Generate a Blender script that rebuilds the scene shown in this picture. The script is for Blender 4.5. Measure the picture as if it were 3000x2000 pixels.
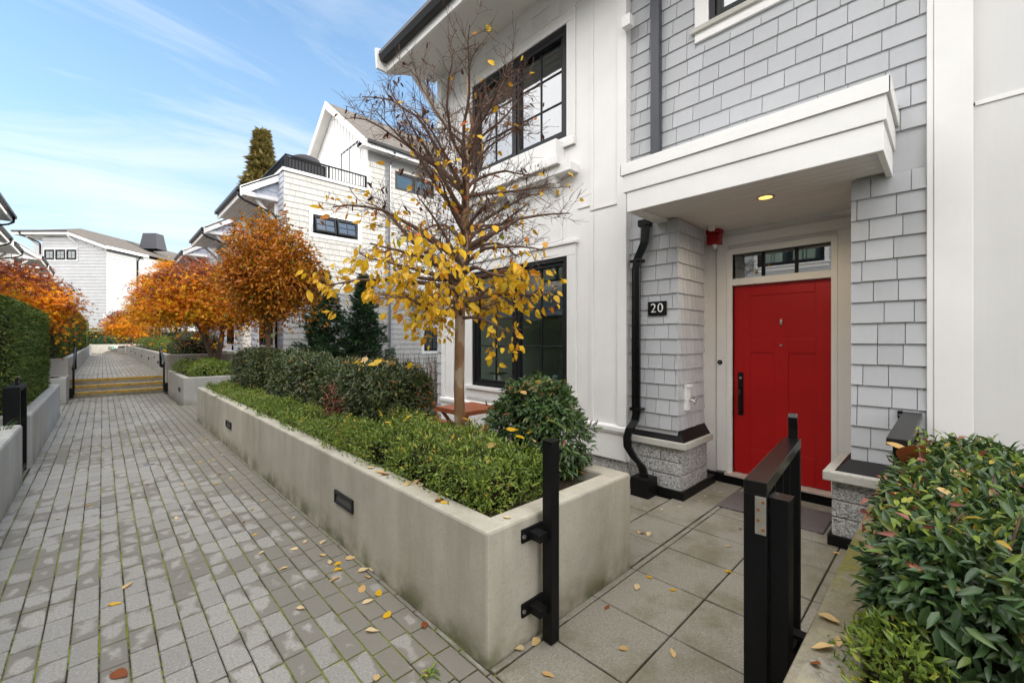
import bpy, bmesh, math, random
import numpy as np
from mathutils import Vector, Matrix
R = math.radians
random.seed(7); RNG = np.random.default_rng(11)
SKYT = (.60, .92, 1.05); HAZEC = (2.25, 2.72, 3.05); CIRC = (3.3, 3.4, 3.5); OVER_FILL = (11.2, 11.0, 10.9); EXPO = 1.50
scene = bpy.context.scene
COL = scene.collection
for o in list(bpy.data.objects): bpy.data.objects.remove(o)

# ------------------------------------------------------------------ helpers
def worigin(p):
    v = Vector((0, 0, 0))
    while p is not None:
        v += p.location; p = p.parent
    return v
def tag(o, label=None, cat=None, group=None, kind=None):
    if label: o['label'] = label
    if cat: o['category'] = cat
    if group: o['group'] = group
    if kind: o['kind'] = kind
    return o
def thing(name, label, cat, loc=(0, 0, 0), group=None, rz=0):
    o = bpy.data.objects.new(name, None); COL.objects.link(o)
    o.location = loc; o.rotation_euler = (0, 0, rz); o.empty_display_size = .2
    return tag(o, label, cat, group)
class Frame:
    """local (a along u, b up, c outward)"""
    def __init__(s, o, u, n, v=(0, 0, 1)):
        s.o, s.u, s.n, s.v = Vector(o), Vector(u), Vector(n), Vector(v)
    def __call__(s, a, b, c=0.0): return s.o + s.u * a + s.v * b + s.n * c
WORLD = Frame((0, 0, 0), (1, 0, 0), (0, 0, 1), (0, 1, 0))     # a=x b=y c=z
def lane(X): return Frame((X, 0, 0), (0, 1, 0), (-1, 0, 0))   # a=Y, b=Z, c=toward the lane (-X)
def laneL(X): return Frame((X, 0, 0), (0, 1, 0), (1, 0, 0))
def south(Y): return Frame((0, Y, 0), (1, 0, 0), (0, -1, 0))  # a=X, b=Z, c=-Y
class MB:
    def __init__(s): s.v = []; s.f = []; s.r = []
    def add(s, vs, fs, r=None):
        n = len(s.v); s.v += [tuple(q) for q in vs]
        for f in fs: s.f.append(tuple(i + n for i in f))
        r = random.random() if r is None else r
        s.r += [r] * len(fs)
        return s
    def box(s, a0, a1, b0, b1, c0, c1, F=WORLD, r=None):
        vs = [F(a, b, c) for a in (a0, a1) for b in (b0, b1) for c in (c0, c1)]
        return s.add(vs, [(0, 1, 3, 2), (4, 6, 7, 5), (0, 4, 5, 1), (2, 3, 7, 6), (0, 2, 6, 4), (1, 5, 7, 3)], r)
    def prism(s, pts, ext):
        """pts: list of 3d points (planar polygon), ext: vector"""
        n = len(pts); e = Vector(ext); P = [Vector(p) for p in pts]
        return s.add(P + [p + e for p in P], [tuple(range(n))[::-1], tuple(range(n, 2 * n))] +
                     [(i, (i + 1) % n, n + (i + 1) % n, n + i) for i in range(n)])
    def ring(s, a0, a1, b0, b1, w, c0, c1, F=WORLD):
        s.box(a0, a0 + w, b0, b1, c0, c1, F); s.box(a1 - w, a1, b0, b1, c0, c1, F)
        s.box(a0 + w, a1 - w, b0, b0 + w, c0, c1, F); s.box(a0 + w, a1 - w, b1 - w, b1, c0, c1, F)
        return s
    def tube(s, pts, rad, n=6, caps=True, r=None):
        P = [Vector(p) for p in pts]; m = len(P)
        if not hasattr(rad, '__len__'): rad = [rad] * m
        vs = []; ref = Vector((.3, .2, .93)); 
        for i, p in enumerate(P):
            d = (P[min(i + 1, m - 1)] - P[max(i - 1, 0)])
            if d.length < 1e-7: d = Vector((0, 0, 1))
            d.normalize()
            x = d.cross(ref)
            if x.length < .1: x = d.cross(Vector((1, 0, 0)))
            x.normalize(); y = d.cross(x)
            for k in range(n):
                t = 2 * math.pi * k / n
                vs.append(p + (x * math.cos(t) + y * math.sin(t)) * rad[i])
        fs = [(i * n + k, i * n + (k + 1) % n, (i + 1) * n + (k + 1) % n, (i + 1) * n + k) for i in range(m - 1) for k in range(n)]
        if caps: fs += [tuple(range(n))[::-1], tuple((m - 1) * n + k for k in range(n))]
        return s.add(vs, fs, r)
    def profile(s, pts, w, h, side, caps=True):
        """rectangular duct along a polyline; side = constant vector for width"""
        P = [Vector(p) for p in pts]; m = len(P); sd = Vector(side).normalized(); vs = []
        for i, p in enumerate(P):
            d = (P[min(i + 1, m - 1)] - P[max(i - 1, 0)]).normalized(); y = d.cross(sd).normalized()
            for (a, b) in ((-1, -1), (1, -1), (1, 1), (-1, 1)): vs.append(p + sd * (a * w / 2) + y * (b * h / 2))
        fs = [(i * 4 + k, i * 4 + (k + 1) % 4, (i + 1) * 4 + (k + 1) % 4, (i + 1) * 4 + k) for i in range(m - 1) for k in range(4)]
        if caps: fs += [(3, 2, 1, 0), tuple((m - 1) * 4 + k for k in range(4))]
        return s.add(vs, fs)
    def lathe(s, prof, c, n=20):
        """prof [(r,z)], centre c, axis z"""
        c = Vector(c); m = len(prof)
        vs = [c + Vector((r * math.cos(2 * math.pi * k / n), r * math.sin(2 * math.pi * k / n), z)) for r, z in prof for k in range(n)]
        fs = [(i * n + k, i * n + (k + 1) % n, (i + 1) * n + (k + 1) % n, (i + 1) * n + k) for i in range(m - 1) for k in range(n)]
        fs += [tuple(range(n))[::-1], tuple((m - 1) * n + k for k in range(n))]
        return s.add(vs, fs)
    def disc(s, F, a, b, r, c0, c1, n=20):
        vs = [F(a + r * math.cos(2 * math.pi * k / n), b + r * math.sin(2 * math.pi * k / n), c) for c in (c0, c1) for k in range(n)]
        fs = [(k, (k + 1) % n, n + (k + 1) % n, n + k) for k in range(n)] + [tuple(range(n)), tuple(range(n, 2 * n))]
        return s.add(vs, fs)
    def build(s, name, mat, parent=None, bevel=0, smooth=False, fix=True, seg=2):
        me = bpy.data.meshes.new(name)
        o0 = worigin(parent)
        V = [(x - o0.x, y - o0.y, z - o0.z) for x, y, z in s.v]
        me.from_pydata(V, [], s.f)
        at = me.attributes.new('rnd', 'FLOAT', 'FACE'); at.data.foreach_set('value', s.r)
        if fix and len(s.f) < 60000:
            bm = bmesh.new(); bm.from_mesh(me); bmesh.ops.recalc_face_normals(bm, faces=bm.faces); bm.to_mesh(me); bm.free()
        if smooth: me.polygons.foreach_set('use_smooth', [True] * len(me.polygons))
        me.materials.append(mat)
        ob = bpy.data.objects.new(name, me); COL.objects.link(ob)
        if parent is not None: ob.parent = parent
        if bevel:
            md = ob.modifiers.new('bevel', 'BEVEL'); md.width = bevel; md.segments = seg; md.limit_method = 'ANGLE'; md.angle_limit = R(40)
            md.harden_normals = False
        return ob
def rects_minus(rect, holes):
    out = [rect]
    for (h0, h1, g0, g1) in holes:
        nx = []
        for (a0, a1, b0, b1) in out:
            if h0 >= a1 or h1 <= a0 or g0 >= b1 or g1 <= b0: nx.append((a0, a1, b0, b1)); continue
            if h0 > a0: nx.append((a0, h0, b0, b1))
            if h1 < a1: nx.append((h1, a1, b0, b1))
            x0, x1 = max(a0, h0), min(a1, h1)
            if g0 > b0: nx.append((x0, x1, b0, g0))
            if g1 < b1: nx.append((x0, x1, g1, b1))
        out = nx
    return out
def wall(mb, F, a0, a1, b0, b1, holes=(), t=.15, c=0):
    for q in rects_minus((a0, a1, b0, b1), holes): mb.box(*q, c - t, c, F)
    return mb
def shingles(mb, F, a0, a1, b0, b1, holes=(), h=.16, wmin=.13, wmax=.27, gap=.005, proud=.016, seed=1, top=None, base=.006):
    """courses of wood shingles; top: optional function a -> max b"""
    rg = random.Random(seed); b = b0; k = 0
    while b < b1 - .01:
        bt = min(b + h, b1); a = a0 - rg.random() * wmax
        while a < a1:
            w = rg.uniform(wmin, wmax); x0, x1 = max(a, a0), min(a + w - gap, a1); a += w
            if x1 - x0 < .012: continue
            if top is not None and bt > top((x0 + x1) / 2) + .02: continue
            jb = rg.uniform(-.002, .002)
            for (p0, p1, q0, q1) in rects_minus((x0, x1, b + jb, bt + .004), holes):
                if p1 - p0 < .008 or q1 - q0 < .008: continue
                cb = base + proud * (1 - (q0 - b) / h) + rg.uniform(0, .0015); ct = base + proud * (1 - (q1 - b) / h) * .9
                v = [F(p0, q0, 0), F(p1, q0, 0), F(p1, q0, cb), F(p0, q0, cb), F(p0, q1, 0), F(p1, q1, 0), F(p1, q1, ct), F(p0, q1, ct)]
                mb.add(v, [(0, 1, 2, 3), (3, 2, 6, 7), (0, 3, 7, 4), (1, 5, 6, 2), (4, 7, 6, 5)], rg.random())
        b += h; k += 1
    return mb

# ------------------------------------------------------------------ materials
class MT:
    def __init__(s, name, rough=.6, spec=.5):
        s.m = bpy.data.materials.new(name); s.m.use_nodes = True; s.nt = s.m.node_tree
        s.b = s.nt.nodes['Principled BSDF']; s.b.inputs['Roughness'].default_value = rough
        s.b.inputs['Specular IOR Level'].default_value = spec
        s._o = None
    def n(s, t, **k):
        q = s.nt.nodes.new(t)
        for a, v in k.items(): setattr(q, a, v)
        return q
    def l(s, a, b): s.nt.links.new(a, b)
    def co(s, scale=(1, 1, 1)):
        if s._o is None: s._o = s.n('ShaderNodeTexCoord').outputs['Object']
        if scale == (1, 1, 1): return s._o
        m = s.n('ShaderNodeMapping'); m.inputs['Scale'].default_value = scale; s.l(s._o, m.inputs['Vector']); return m.outputs[0]
    def noise(s, sc, det=4, rough=.6, scale=(1, 1, 1), dist=0):
        q = s.n('ShaderNodeTexNoise'); q.inputs['Scale'].default_value = sc; q.inputs['Detail'].default_value = det
        q.inputs['Roughness'].default_value = rough; q.inputs['Distortion'].default_value = dist
        s.l(s.co(scale), q.inputs['Vector']); return q.outputs['Fac']
    def vor(s, sc, scale=(1, 1, 1), feat='F1'):
        q = s.n('ShaderNodeTexVoronoi'); q.feature = feat; q.inputs['Scale'].default_value = sc; s.l(s.co(scale), q.inputs['Vector']); return q
    def attr(s, name='rnd'):
        q = s.n('ShaderNodeAttribute'); q.attribute_name = name; return q.outputs['Fac']
    def ramp(s, fac, stops, interp='LINEAR'):
        q = s.n('ShaderNodeValToRGB'); cr = q.color_ramp; cr.interpolation = interp
        while len(cr.elements) < len(stops): cr.elements.new(.5)
        for e, (p, c) in zip(cr.elements, stops):
            e.position = p; e.color = (c, c, c, 1) if not hasattr(c, '__len__') else (*c, 1)
        s.l(fac, q.inputs[0]); return q.outputs[0]
    def mix(s, fac, a, b, mode='MIX'):
        q = s.n('ShaderNodeMix', data_type='RGBA', blend_type=mode)
        for i, v in ((0, fac), (6, a), (7, b)):
            if hasattr(v, 'is_output'): s.l(v, q.inputs[i])
            else: q.inputs[i].default_value = v if i == 0 else (*v, 1)
        return q.outputs[2]
    def math(s, op, a, b=0, c=0, clamp=False):
        q = s.n('ShaderNodeMath', operation=op); q.use_clamp = clamp
        for i, v in enumerate((a, b, c)):
            if hasattr(v, 'is_output'): s.l(v, q.inputs[i])
            else: q.inputs[i].default_value = v
        return q.outputs[0]
    def sep(s):
        q = s.n('ShaderNodeSeparateXYZ'); s.l(s.co(), q.inputs[0]); return q.outputs
    def color(s, c):
        if hasattr(c, 'is_output'): s.l(c, s.b.inputs['Base Color'])
        else: s.b.inputs['Base Color'].default_value = (*c, 1)
        return s
    def rough(s, v): s.l(v, s.b.inputs['Roughness']); return s
    def bump(s, h, st=.3, dist=.01):
        q = s.n('ShaderNodeBump'); q.inputs['Strength'].default_value = st; q.inputs['Distance'].default_value = dist
        s.l(h, q.inputs['Height']); s.l(q.outputs[0], s.b.inputs['Normal']); return s
def simple(name, c, rough=.6, spec=.5, metal=0, var=.12, sc=6, bump=0, bsc=60):
    m = MT(name, rough, spec); n = m.noise(sc, 5)
    d = tuple(x * (1 - var) for x in c); e = tuple(min(1, x * (1 + var)) for x in c)
    m.color(m.ramp(n, [(.3, d), (.7, e)])); m.b.inputs['Metallic'].default_value = metal
    if bump: m.bump(m.noise(bsc, 4), bump, .004)
    return m.m
def painted(name, c, grain=(1, 1, 1), var=.05, rough=.55, bump=.25, streak=.02):
    """painted timber / fibre cement: fine grain, faint rain streaks"""
    m = MT(name, rough, .35)
    n = m.noise(2.2, 5); st = m.noise(3, 4, .6, (14, 14, .6))
    d = tuple(x * (1 - var) for x in c); e = tuple(min(1, x * (1 + var * .6)) for x in c)
    col = m.ramp(n, [(.3, d), (.7, e)])
    col = m.mix(m.ramp(st, [(.5, 0.0), (.75, streak * 4)]), col, tuple(x * .82 for x in (c[0], c[1] * .985, c[2] * .94)))
    sp = m.noise(90, 2, .5); col = m.mix(m.ramp(sp, [(.72, 0.0), (.78, .35)]), col, tuple(x * .6 for x in c))
    rv = m.attr(); col = m.mix(1.0, col, m.ramp(rv, [(0, .955), (1, 1.0)]), 'MULTIPLY')
    m.color(col)
    g = m.noise(40, 5, .65, grain)
    m.bump(g, bump, .004)
    return m.m
M = {}
M['white'] = painted('white_painted_board', (.78, .768, .75), (1, 1, .12))
M['white_h'] = painted('white_painted_fascia', (.81, .80, .78), (.12, .12, 1), bump=.3)
M['panel'] = painted('white_smooth_panel', (.64, .632, .62), (1, 1, .5), var=.03, bump=.1, streak=.03)
M['soffit'] = painted('white_soffit_board', (.76, .75, .72), (.1, .1, 1), bump=.15)
M['shingle'] = painted('grey_painted_shingle', (.415, .435, .475), (1, 1, .12), var=.07, bump=.4)
def shing(name, c, var):
    m = MT(name, .65, .3); r = m.attr(); n = m.noise(3, 5)
    col = m.ramp(r, [(0, tuple(x * (1 - var) for x in c)), (1, tuple(min(1, x * (1 + var)) for x in c))])
    col = m.mix(m.ramp(n, [(.4, 0.0), (.75, .25)]), col, tuple(x * .86 for x in c))
    st = m.noise(2.5, 4, .6, (9, 9, .8)); col = m.mix(m.ramp(st, [(.55, 0.0), (.8, .3)]), col, tuple(x * .8 for x in c))
    m.color(col); m.bump(m.noise(35, 5, .65, (1, 1, .1)), .35, .004); return m.m
M['shingle'] = shing('grey_painted_shingle', (.43, .438, .452), .075)
M['shingle_blue'] = shing('blue_grey_shingle', (.44, .465, .53), .07)
M['shingle_cream'] = shing('cream_shingle', (.44, .428, .405), .05)
M['shingle_white'] = shing('white_shingle', (.46, .46, .46), .04)
M['black'] = simple('black_powder_coat', (.0045, .0045, .005), .5, .22, var=.2, sc=20, bump=.12, bsc=300)
M['black_gloss'] = simple('black_gloss_enamel', (.006, .005, .005), .26, .4, var=.2, sc=10)
M['frame'] = simple('charcoal_window_frame', (.009, .0095, .0115), .45, .3, var=.15, sc=10)
M['charcoal'] = simple('charcoal_metal_gutter', (.014, .013, .013), .4, .35, var=.2, sc=5)
M['greypipe'] = simple('slate_grey_downspout', (.13, .14, .165), .4, .5, var=.08)
M['louvre'] = simple('grey_light_louvre', (.075, .072, .068), .5, .3)
M['slatepipe'] = simple('dark_slate_downspout', (.055, .06, .072), .4, .4, var=.1)
M['blackpipe'] = simple('black_downspout', (.005, .005, .0055), .22, .4, var=.2)
M['steel'] = simple('brushed_steel', (.55, .52, .45), .35, .5, .8, var=.1, sc=30)
M['rust'] = simple('rusty_screw', (.25, .09, .03), .7, .3, var=.3, sc=60)
M['zinc'] = simple('zinc_fitting', (.5, .5, .5), .3, .5, .9)
M['whiteplastic'] = simple('white_plastic', (.72, .72, .70), .4, .5, var=.03)
M['redplastic'] = simple('red_alarm_plastic', (.30, .006, .008), .35, .5, var=.1)
M['green_sign'] = simple('green_sign_face', (.02, .28, .16), .5, .4)
M['teak'] = simple('oiled_red_timber', (.30, .085, .030), .5, .4, var=.25, sc=12, bump=.2)
M['soil'] = simple('dark_soil_mulch', (.045, .032, .022), .95, .2, var=.5, sc=25, bump=.8, bsc=40)
M['room'] = simple('painted_room_wall', (.62, .68, .64), .8, .3, var=.05)
M['roomfloor'] = simple('room_floor', (.10, .07, .05), .5, .4)
M['cloth'] = simple('dark_grill_cover', (.035, .035, .04), .7, .3, bump=.3, bsc=8)
M['leafcore'] = simple('shade_core', (.030, .026, .014), .95, .1, var=.5, sc=30)  # dark twig brown, standing in for the shade inside shrubs
M['sill'] = simple('pale_timber_sill', (.55, .44, .38), .6, .4, var=.08)
M['blind'] = simple('pale_blind', (.62, .66, .63), .8, .2, var=.03)
# red door
m = MT('red_painted_door', .42, .35); m.color(m.ramp(m.noise(1.5, 4), [(.3, (.36, .004, .005)), (.7, (.44, .006, .006))])); m.bump(m.noise(300, 2), .06, .002); M['red'] = m.m
# roof tiles
m = MT('asphalt_roof_shingles', .9, .2); br = m.n('ShaderNodeTexBrick'); br.inputs['Scale'].default_value = 3.2
br.inputs['Color1'].default_value = (.20, .17, .14, 1); br.inputs['Color2'].default_value = (.13, .115, .10, 1); br.inputs['Mortar'].default_value = (.06, .055, .05, 1); br.inputs['Mortar Size'].default_value = .02
m.l(m.co(), br.inputs['Vector']); m.color(m.mix(m.ramp(m.noise(40, 3), [(.3, .0), (.8, .5)]), br.outputs['Color'], (.10, .09, .085))); m.bump(m.noise(60, 4), .5, .01); M['roof'] = m.m
M['darkroof'] = simple('dark_roof', (.075, .075, .085), .85, .2, var=.2, sc=20, bump=.4)
# concrete
def concrete(name, c, stain, moss, mosscol=(.10, .105, .035), zs=.7, pebble=0):
    m = MT(name, .85, .25); X, Y, Z = m.sep()
    n = m.noise(1.6, 7, .62); n2 = m.noise(9, 5); st = m.noise(1.1, 6, .68, (2.6, 2.6, .5))
    col = m.ramp(n, [(.25, tuple(x * .80 for x in c)), (.5, c), (.78, tuple(min(1, x * 1.16) for x in c))])
    col = m.mix(m.ramp(st, [(.42, 0.0), (.72, stain)]), col, (c[0] * .58, c[1] * .55, c[2] * .45))
    col = m.mix(m.ramp(n2, [(.5, 0.0), (.8, .3)]), col, tuple(x * .75 for x in c))
    # run marks down from the rim, algae at the foot
    rim = m.math('MULTIPLY', m.ramp(m.math('SUBTRACT', zs, Z), [(0, 1.0), (.42, 0.0)]), m.ramp(m.noise(1.1, 5, .65, (4.2, 4.2, .12)), [(.50, 0.0), (.66, .8)]))
    col = m.mix(m.math('MULTIPLY', rim, stain * .8), col, (c[0] * .5, c[1] * .46, c[2] * .36))
    al = m.math('MULTIPLY', m.ramp(Z, [(.02, 1.0), (.20, 0.0)]), m.ramp(m.noise(4, 5), [(.38, 0.0), (.62, 1.0)]))
    col = m.mix(m.math('MULTIPLY', al, moss), col, mosscol)
    vv = m.vor(55); pin = m.ramp(vv.outputs['Distance'], [(.06, 1.0), (.11, 0.0)]); pm = m.math('MULTIPLY', pin, m.ramp(m.noise(12, 2), [(.5, 0.0), (.6, 1.0)]))
    col = m.mix(m.math('MULTIPLY', pm, .7), col, tuple(x * .35 for x in c))
    if pebble:
        pv = m.vor(80); up = m.n('ShaderNodeNewGeometry'); s2 = m.n('ShaderNodeSeparateXYZ'); m.l(up.outputs['Normal'], s2.inputs[0])
        topm = m.ramp(s2.outputs[2], [(.5, 0.0), (.8, 1.0)])
        pc = m.ramp(pv.outputs['Color'], [(0, (.07, .065, .055)), (.4, (.20, .18, .14)), (.8, (.28, .265, .23)), (1, (.13, .14, .15))])
        col = m.mix(m.math('MULTIPLY', topm, m.ramp(m.noise(3, 5), [(.42, 0.0), (.6, pebble)])), col, pc)
        ms = m.math('MULTIPLY', topm, m.ramp(m.noise(5, 6, .7), [(.42, 0.0), (.54, .95)])); ms = m.math('MULTIPLY', ms, m.ramp(m.math('ADD', X, 1.25), [(.35, 0.0), (.7, 1.0)]))
        col = m.mix(ms, col, m.ramp(m.noise(40, 4), [(.3, (.13, .12, .035)), (.7, (.22, .20, .05))]))
    sp = m.noise(75, 3); col = m.mix(m.ramp(sp, [(.52, 0.0), (.72, .38)]), col, tuple(x * .55 for x in c))
    m.color(col)
    m.bump(m.math('ADD', m.noise(25, 6), m.math('MULTIPLY', pm, -1.5)), .28, .006)
    return m.m
M['concrete'] = concrete('weathered_concrete', (.475, .445, .37), .6, .8)
M['concrete2'] = concrete('pale_concrete', (.45, .435, .40), .4, .4)
M['concrete_moss'] = concrete('mossy_exposed_concrete', (.33, .295, .20), .6, .9, pebble=.75)
M['stonecap'] = concrete('cast_stone_cap', (.50, .485, .44), .3, .0, zs=9)
M['step'] = concrete('step_concrete', (.30, .28, .23), .8, .6, zs=9)
# worn yellow nosing paint
m = MT('worn_yellow_paint', .7, .3); m.color(m.mix(m.ramp(m.noise(14, 6, .7, (1, 1, 2)), [(.44, 0.0), (.60, .9)]), (.52, .30, .025), (.20, .16, .09))); M['yellow'] = m.m
# granite
m = MT('split_face_granite_block', .85, .3); v = m.vor(95); c1 = m.ramp(v.outputs['Color'], [(0, (.06, .06, .065)), (.22, (.24, .24, .25)), (.5, (.50, .49, .48)), (1, (.78, .77, .75))])
c1 = m.mix(m.ramp(m.noise(5, 4), [(.4, 0.0), (.7, .3)]), c1, (.36, .355, .34)); m.color(c1); m.bump(m.noise(28, 7, .7), 1.0, .03); M['granite'] = m.m
M['mortar'] = simple('pale_mortar', (.40, .37, .31), .95, .2, bump=.3)
# pavers
def paver_mat(name, c, wet, var=1.0, moss=(.13, .13, .05), blot=0.0, band=0.0):
    m = MT(name, .85, .3); r = m.attr()
    uv = m.n('ShaderNodeUVMap'); uv.uv_map = 'UVMap'; s = m.n('ShaderNodeSeparateXYZ'); m.l(uv.outputs[0], s.inputs[0])
    ex = m.math('ABSOLUTE', m.math('SUBTRACT', s.outputs[0], .5)); ey = m.math('ABSOLUTE', m.math('SUBTRACT', s.outputs[1], .5))
    edge = m.math('MAXIMUM', ex, ey)
    g = m.ramp(r, [(0, tuple(x * (1 - .14 * var) for x in c)), (.45, c), (.85, tuple(x * (1 + .06 * var) for x in c)), (.95, (c[0] * (1 + .13 * var), c[1] * (1 + .10 * var), c[2] * (1 + .07 * var))), (1, tuple(x * (1 + .17 * var) for x in c))])
    g = m.mix(m.ramp(m.noise(85, 4), [(.46, 0.0), (.66, .6)]), g, tuple(x * .55 for x in c))
    g = m.mix(m.ramp(m.noise(75, 3), [(.56, 0.0), (.70, .5)]), g, tuple(min(1, x * 1.6) for x in c))
    big = m.noise(.8, 4, .6); mid = m.noise(6.5, 4, .55)
    wv = m.math('ADD', m.math('MULTIPLY', big, .9), m.math('MULTIPLY', mid, .60))
    wv = m.math('ADD', wv, m.math('MULTIPLY', m.math('SUBTRACT', r, .5), .26))
    wv = m.math('ADD', wv, m.math('MULTIPLY', edge, .34))
    if band: wv = m.math('ADD', wv, m.math('MULTIPLY', m.ramp(m.math('MULTIPLY', m.sep()[0], .7), [(.40, 0.0), (.88, 1.0)]), band))
    wm = m.ramp(wv, [(wet, 0.0), (wet + .06, 1.0)])
    wc = m.mix(m.ramp(m.noise(300, 2), [(.4, 0.0), (.7, .5)]), (c[0] * .60, c[1] * .575, c[2] * .52), (c[0] * .40, c[1] * .38, c[2] * .34))
    g = m.mix(m.math('MULTIPLY', wm, .9), g, wc)
    ms = m.math('MULTIPLY', m.ramp(edge, [(.475, 0.0), (.5, 1.0)]), m.ramp(m.noise(2.5, 5), [(.5, 0.0), (.6, .8)])); g = m.mix(ms, g, moss)
    if blot: g = m.mix(m.ramp(m.noise(2.6, 6, .7), [(.46, 0.0), (.68, blot)]), g, (c[0] * .55, c[1] * .52, c[2] * .38))
    m.color(g); m.rough(m.ramp(wm, [(0, .88), (1, .62)])); m.bump(m.noise(110, 4), .5, .004); return m.m
M['paver'] = paver_mat('grey_concrete_paver', (.322, .306, .278), .885, band=.26)
M['slab'] = paver_mat('grey_patio_slab', (.272, .256, .212), 1.0, .3, (.05, .045, .03), .8)
M['darkjoint'] = simple('dark_dirt_joint', (.03, .027, .018), .95, .2, var=.5, sc=20)
m = MT('mossy_paver_joint', .95, .2); jn = m.noise(1.5, 4); jf = m.noise(30, 4)
m.color(m.mix(m.ramp(m.math('ADD', m.math('MULTIPLY', jn, .8), m.math('MULTIPLY', jf, .35)), [(.53, 0.0), (.63, 1.0)]), (.040, .036, .024), (.21, .26, .018))); m.bump(m.noise(60, 4), .6, .01); M['joint'] = m.m
M['ground'] = simple('bare_ground', (.13, .12, .10), .95, .2, var=.3, sc=2, bump=.5)
# bark
m = MT('mottled_smooth_bark', .7, .3); n = m.noise(7, 3, .5, (1, 1, .45)); col = m.ramp(n, [(.40, (.21, .115, .055)), (.52, (.25, .145, .075)), (.56, (.36, .27, .19)), (.75, (.30, .20, .13))])
X, Y, Z = m.sep(); col = m.mix(m.ramp(Z, [(1.0, 0.0), (1.7, .85)], ), col, (.115, .068, .042)); m.color(col); m.bump(m.noise(40, 4, .6, (1, 1, .3)), .4, .006); M['bark'] = m.m
M['twig'] = simple('reddish_brown_twig', (.14, .085, .06), .7, .3, var=.35, sc=20)
M['bark2'] = simple('brown_bark', (.16, .095, .055), .8, .2, var=.3, sc=15, bump=.4, bsc=40)
M['bark3'] = simple('grey_brown_bark', (.17, .12, .085), .85, .2, var=.3, sc=15, bump=.4, bsc=40)
# mat
m = MT('embossed_door_mat', .8, .3); w = m.n('ShaderNodeTexWave'); w.inputs['Scale'].default_value = 14; w.inputs['Distortion'].default_value = 9; m.l(m.co(), w.inputs['Vector'])
m.color(m.ramp(w.outputs['Fac'], [(.3, (.105, .09, .092)), (.7, (.17, .15, .15))])); m.bump(w.outputs['Fac'], .6, .01); M['mat'] = m.m
# glass : clear float glass with Fresnel reflections
def glass(name, tint, boost, mul=1.7):
    m = bpy.data.materials.new(name); m.use_nodes = True; nt = m.node_tree; nt.nodes.clear()
    out = nt.nodes.new('ShaderNodeOutputMaterial'); mx = nt.nodes.new('ShaderNodeMixShader'); tr = nt.nodes.new('ShaderNodeBsdfTransparent'); gl = nt.nodes.new('ShaderNodeBsdfGlossy'); fr = nt.nodes.new('ShaderNodeFresnel')
    tr.inputs[0].default_value = (*tint, 1); gl.inputs['Roughness'].default_value = .0; gl.inputs['Color'].default_value = (.95, .97, 1, 1); fr.inputs['IOR'].default_value = 1.55
    ma = nt.nodes.new('ShaderNodeMath'); ma.operation = 'MULTIPLY_ADD'; ma.use_clamp = True; ma.inputs[1].default_value = mul; ma.inputs[2].default_value = boost
    nt.nodes.remove(fr); ge = nt.nodes.new('ShaderNodeNewGeometry'); dp = nt.nodes.new('ShaderNodeVectorMath'); dp.operation = 'DOT_PRODUCT'
    L = nt.links.new; L(ge.outputs['Incoming'], dp.inputs[0]); L(ge.outputs['Normal'], dp.inputs[1]); prev = dp.outputs['Value']
    for op, v in (('ABSOLUTE', 0), ('SUBTRACT', None), ('POWER', 5.0)):
        q = nt.nodes.new('ShaderNodeMath'); q.operation = op; q.use_clamp = op != 'ABSOLUTE'
        if op == 'SUBTRACT': q.inputs[0].default_value = 1.0; L(prev, q.inputs[1])
        else: L(prev, q.inputs[0]); q.inputs[1].default_value = v
        prev = q.outputs[0]
    L(prev, ma.inputs[0]); L(ma.outputs[0], mx.inputs[0]); L(tr.outputs[0], mx.inputs[1]); L(gl.outputs[0], mx.inputs[2]); L(mx.outputs[0], out.inputs[0]); return m
M['glass'] = glass('window_glass', (.66, .73, .68), .15, .85)
M['glass_up'] = glass('coated_window_glass', (.5, .56, .55), .24, .75)
def emit(name, c, s):
    m = bpy.data.materials.new(name); m.use_nodes = True; b = m.node_tree.nodes['Principled BSDF']; b.inputs['Base Color'].default_value = (*c, 1)
    b.inputs['Emission Color'].default_value = (*c, 1); b.inputs['Emission Strength'].default_value = s; return m
M['lamp'] = emit('warm_lit_lens', (1.0, .56, .13), .9)
# foliage
def leafmat(name, stops, trans=.3, rough=.5, spec=.35, vein=.12):
    m = MT(name, rough, spec); r = m.attr(); col = m.ramp(r, stops)
    n = m.noise(60, 3); col = m.mix(m.ramp(n, [(.4, 0.0), (.8, vein * 2)]), col, tuple(x * .55 for x in stops[0][1]))
    m.color(col)
    if trans:
        t = m.n('ShaderNodeBsdfTranslucent'); m.l(col, t.inputs[0]); mx = m.n('ShaderNodeMixShader'); mx.inputs[0].default_value = trans
        m.l(m.b.outputs[0], mx.inputs[1]); m.l(t.outputs[0], mx.inputs[2]); m.l(mx.outputs[0], m.nt.nodes['Material Output'].inputs[0])
    return m.m
M['L_nandina'] = leafmat('nandina_leaf', [(0, (0.034, 0.070, 0.026)), (.45, (0.056, 0.112, 0.034)), (.78, (0.104, 0.173, 0.040)), (.90, (0.188, 0.215, 0.046)), (.955, (0.300, 0.123, 0.046)), (1, (0.488, 0.148, 0.079))], .2, .33, .5)
M['L_nandina_dark'] = leafmat('hedge_leaf', [(0, (0.042, 0.062, 0.021)), (.5, (0.066, 0.096, 0.024)), (.82, (0.117, 0.139, 0.031)), (.93, (0.229, 0.165, 0.036)), (1, (0.381, 0.122, 0.041))], .18, .4, .45)
M['L_red'] = leafmat('red_nandina_leaf', [(0, (.16, .035, .025)), (.5, (.28, .07, .045)), (1, (.30, .14, .10))], .2, .4)
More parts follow.
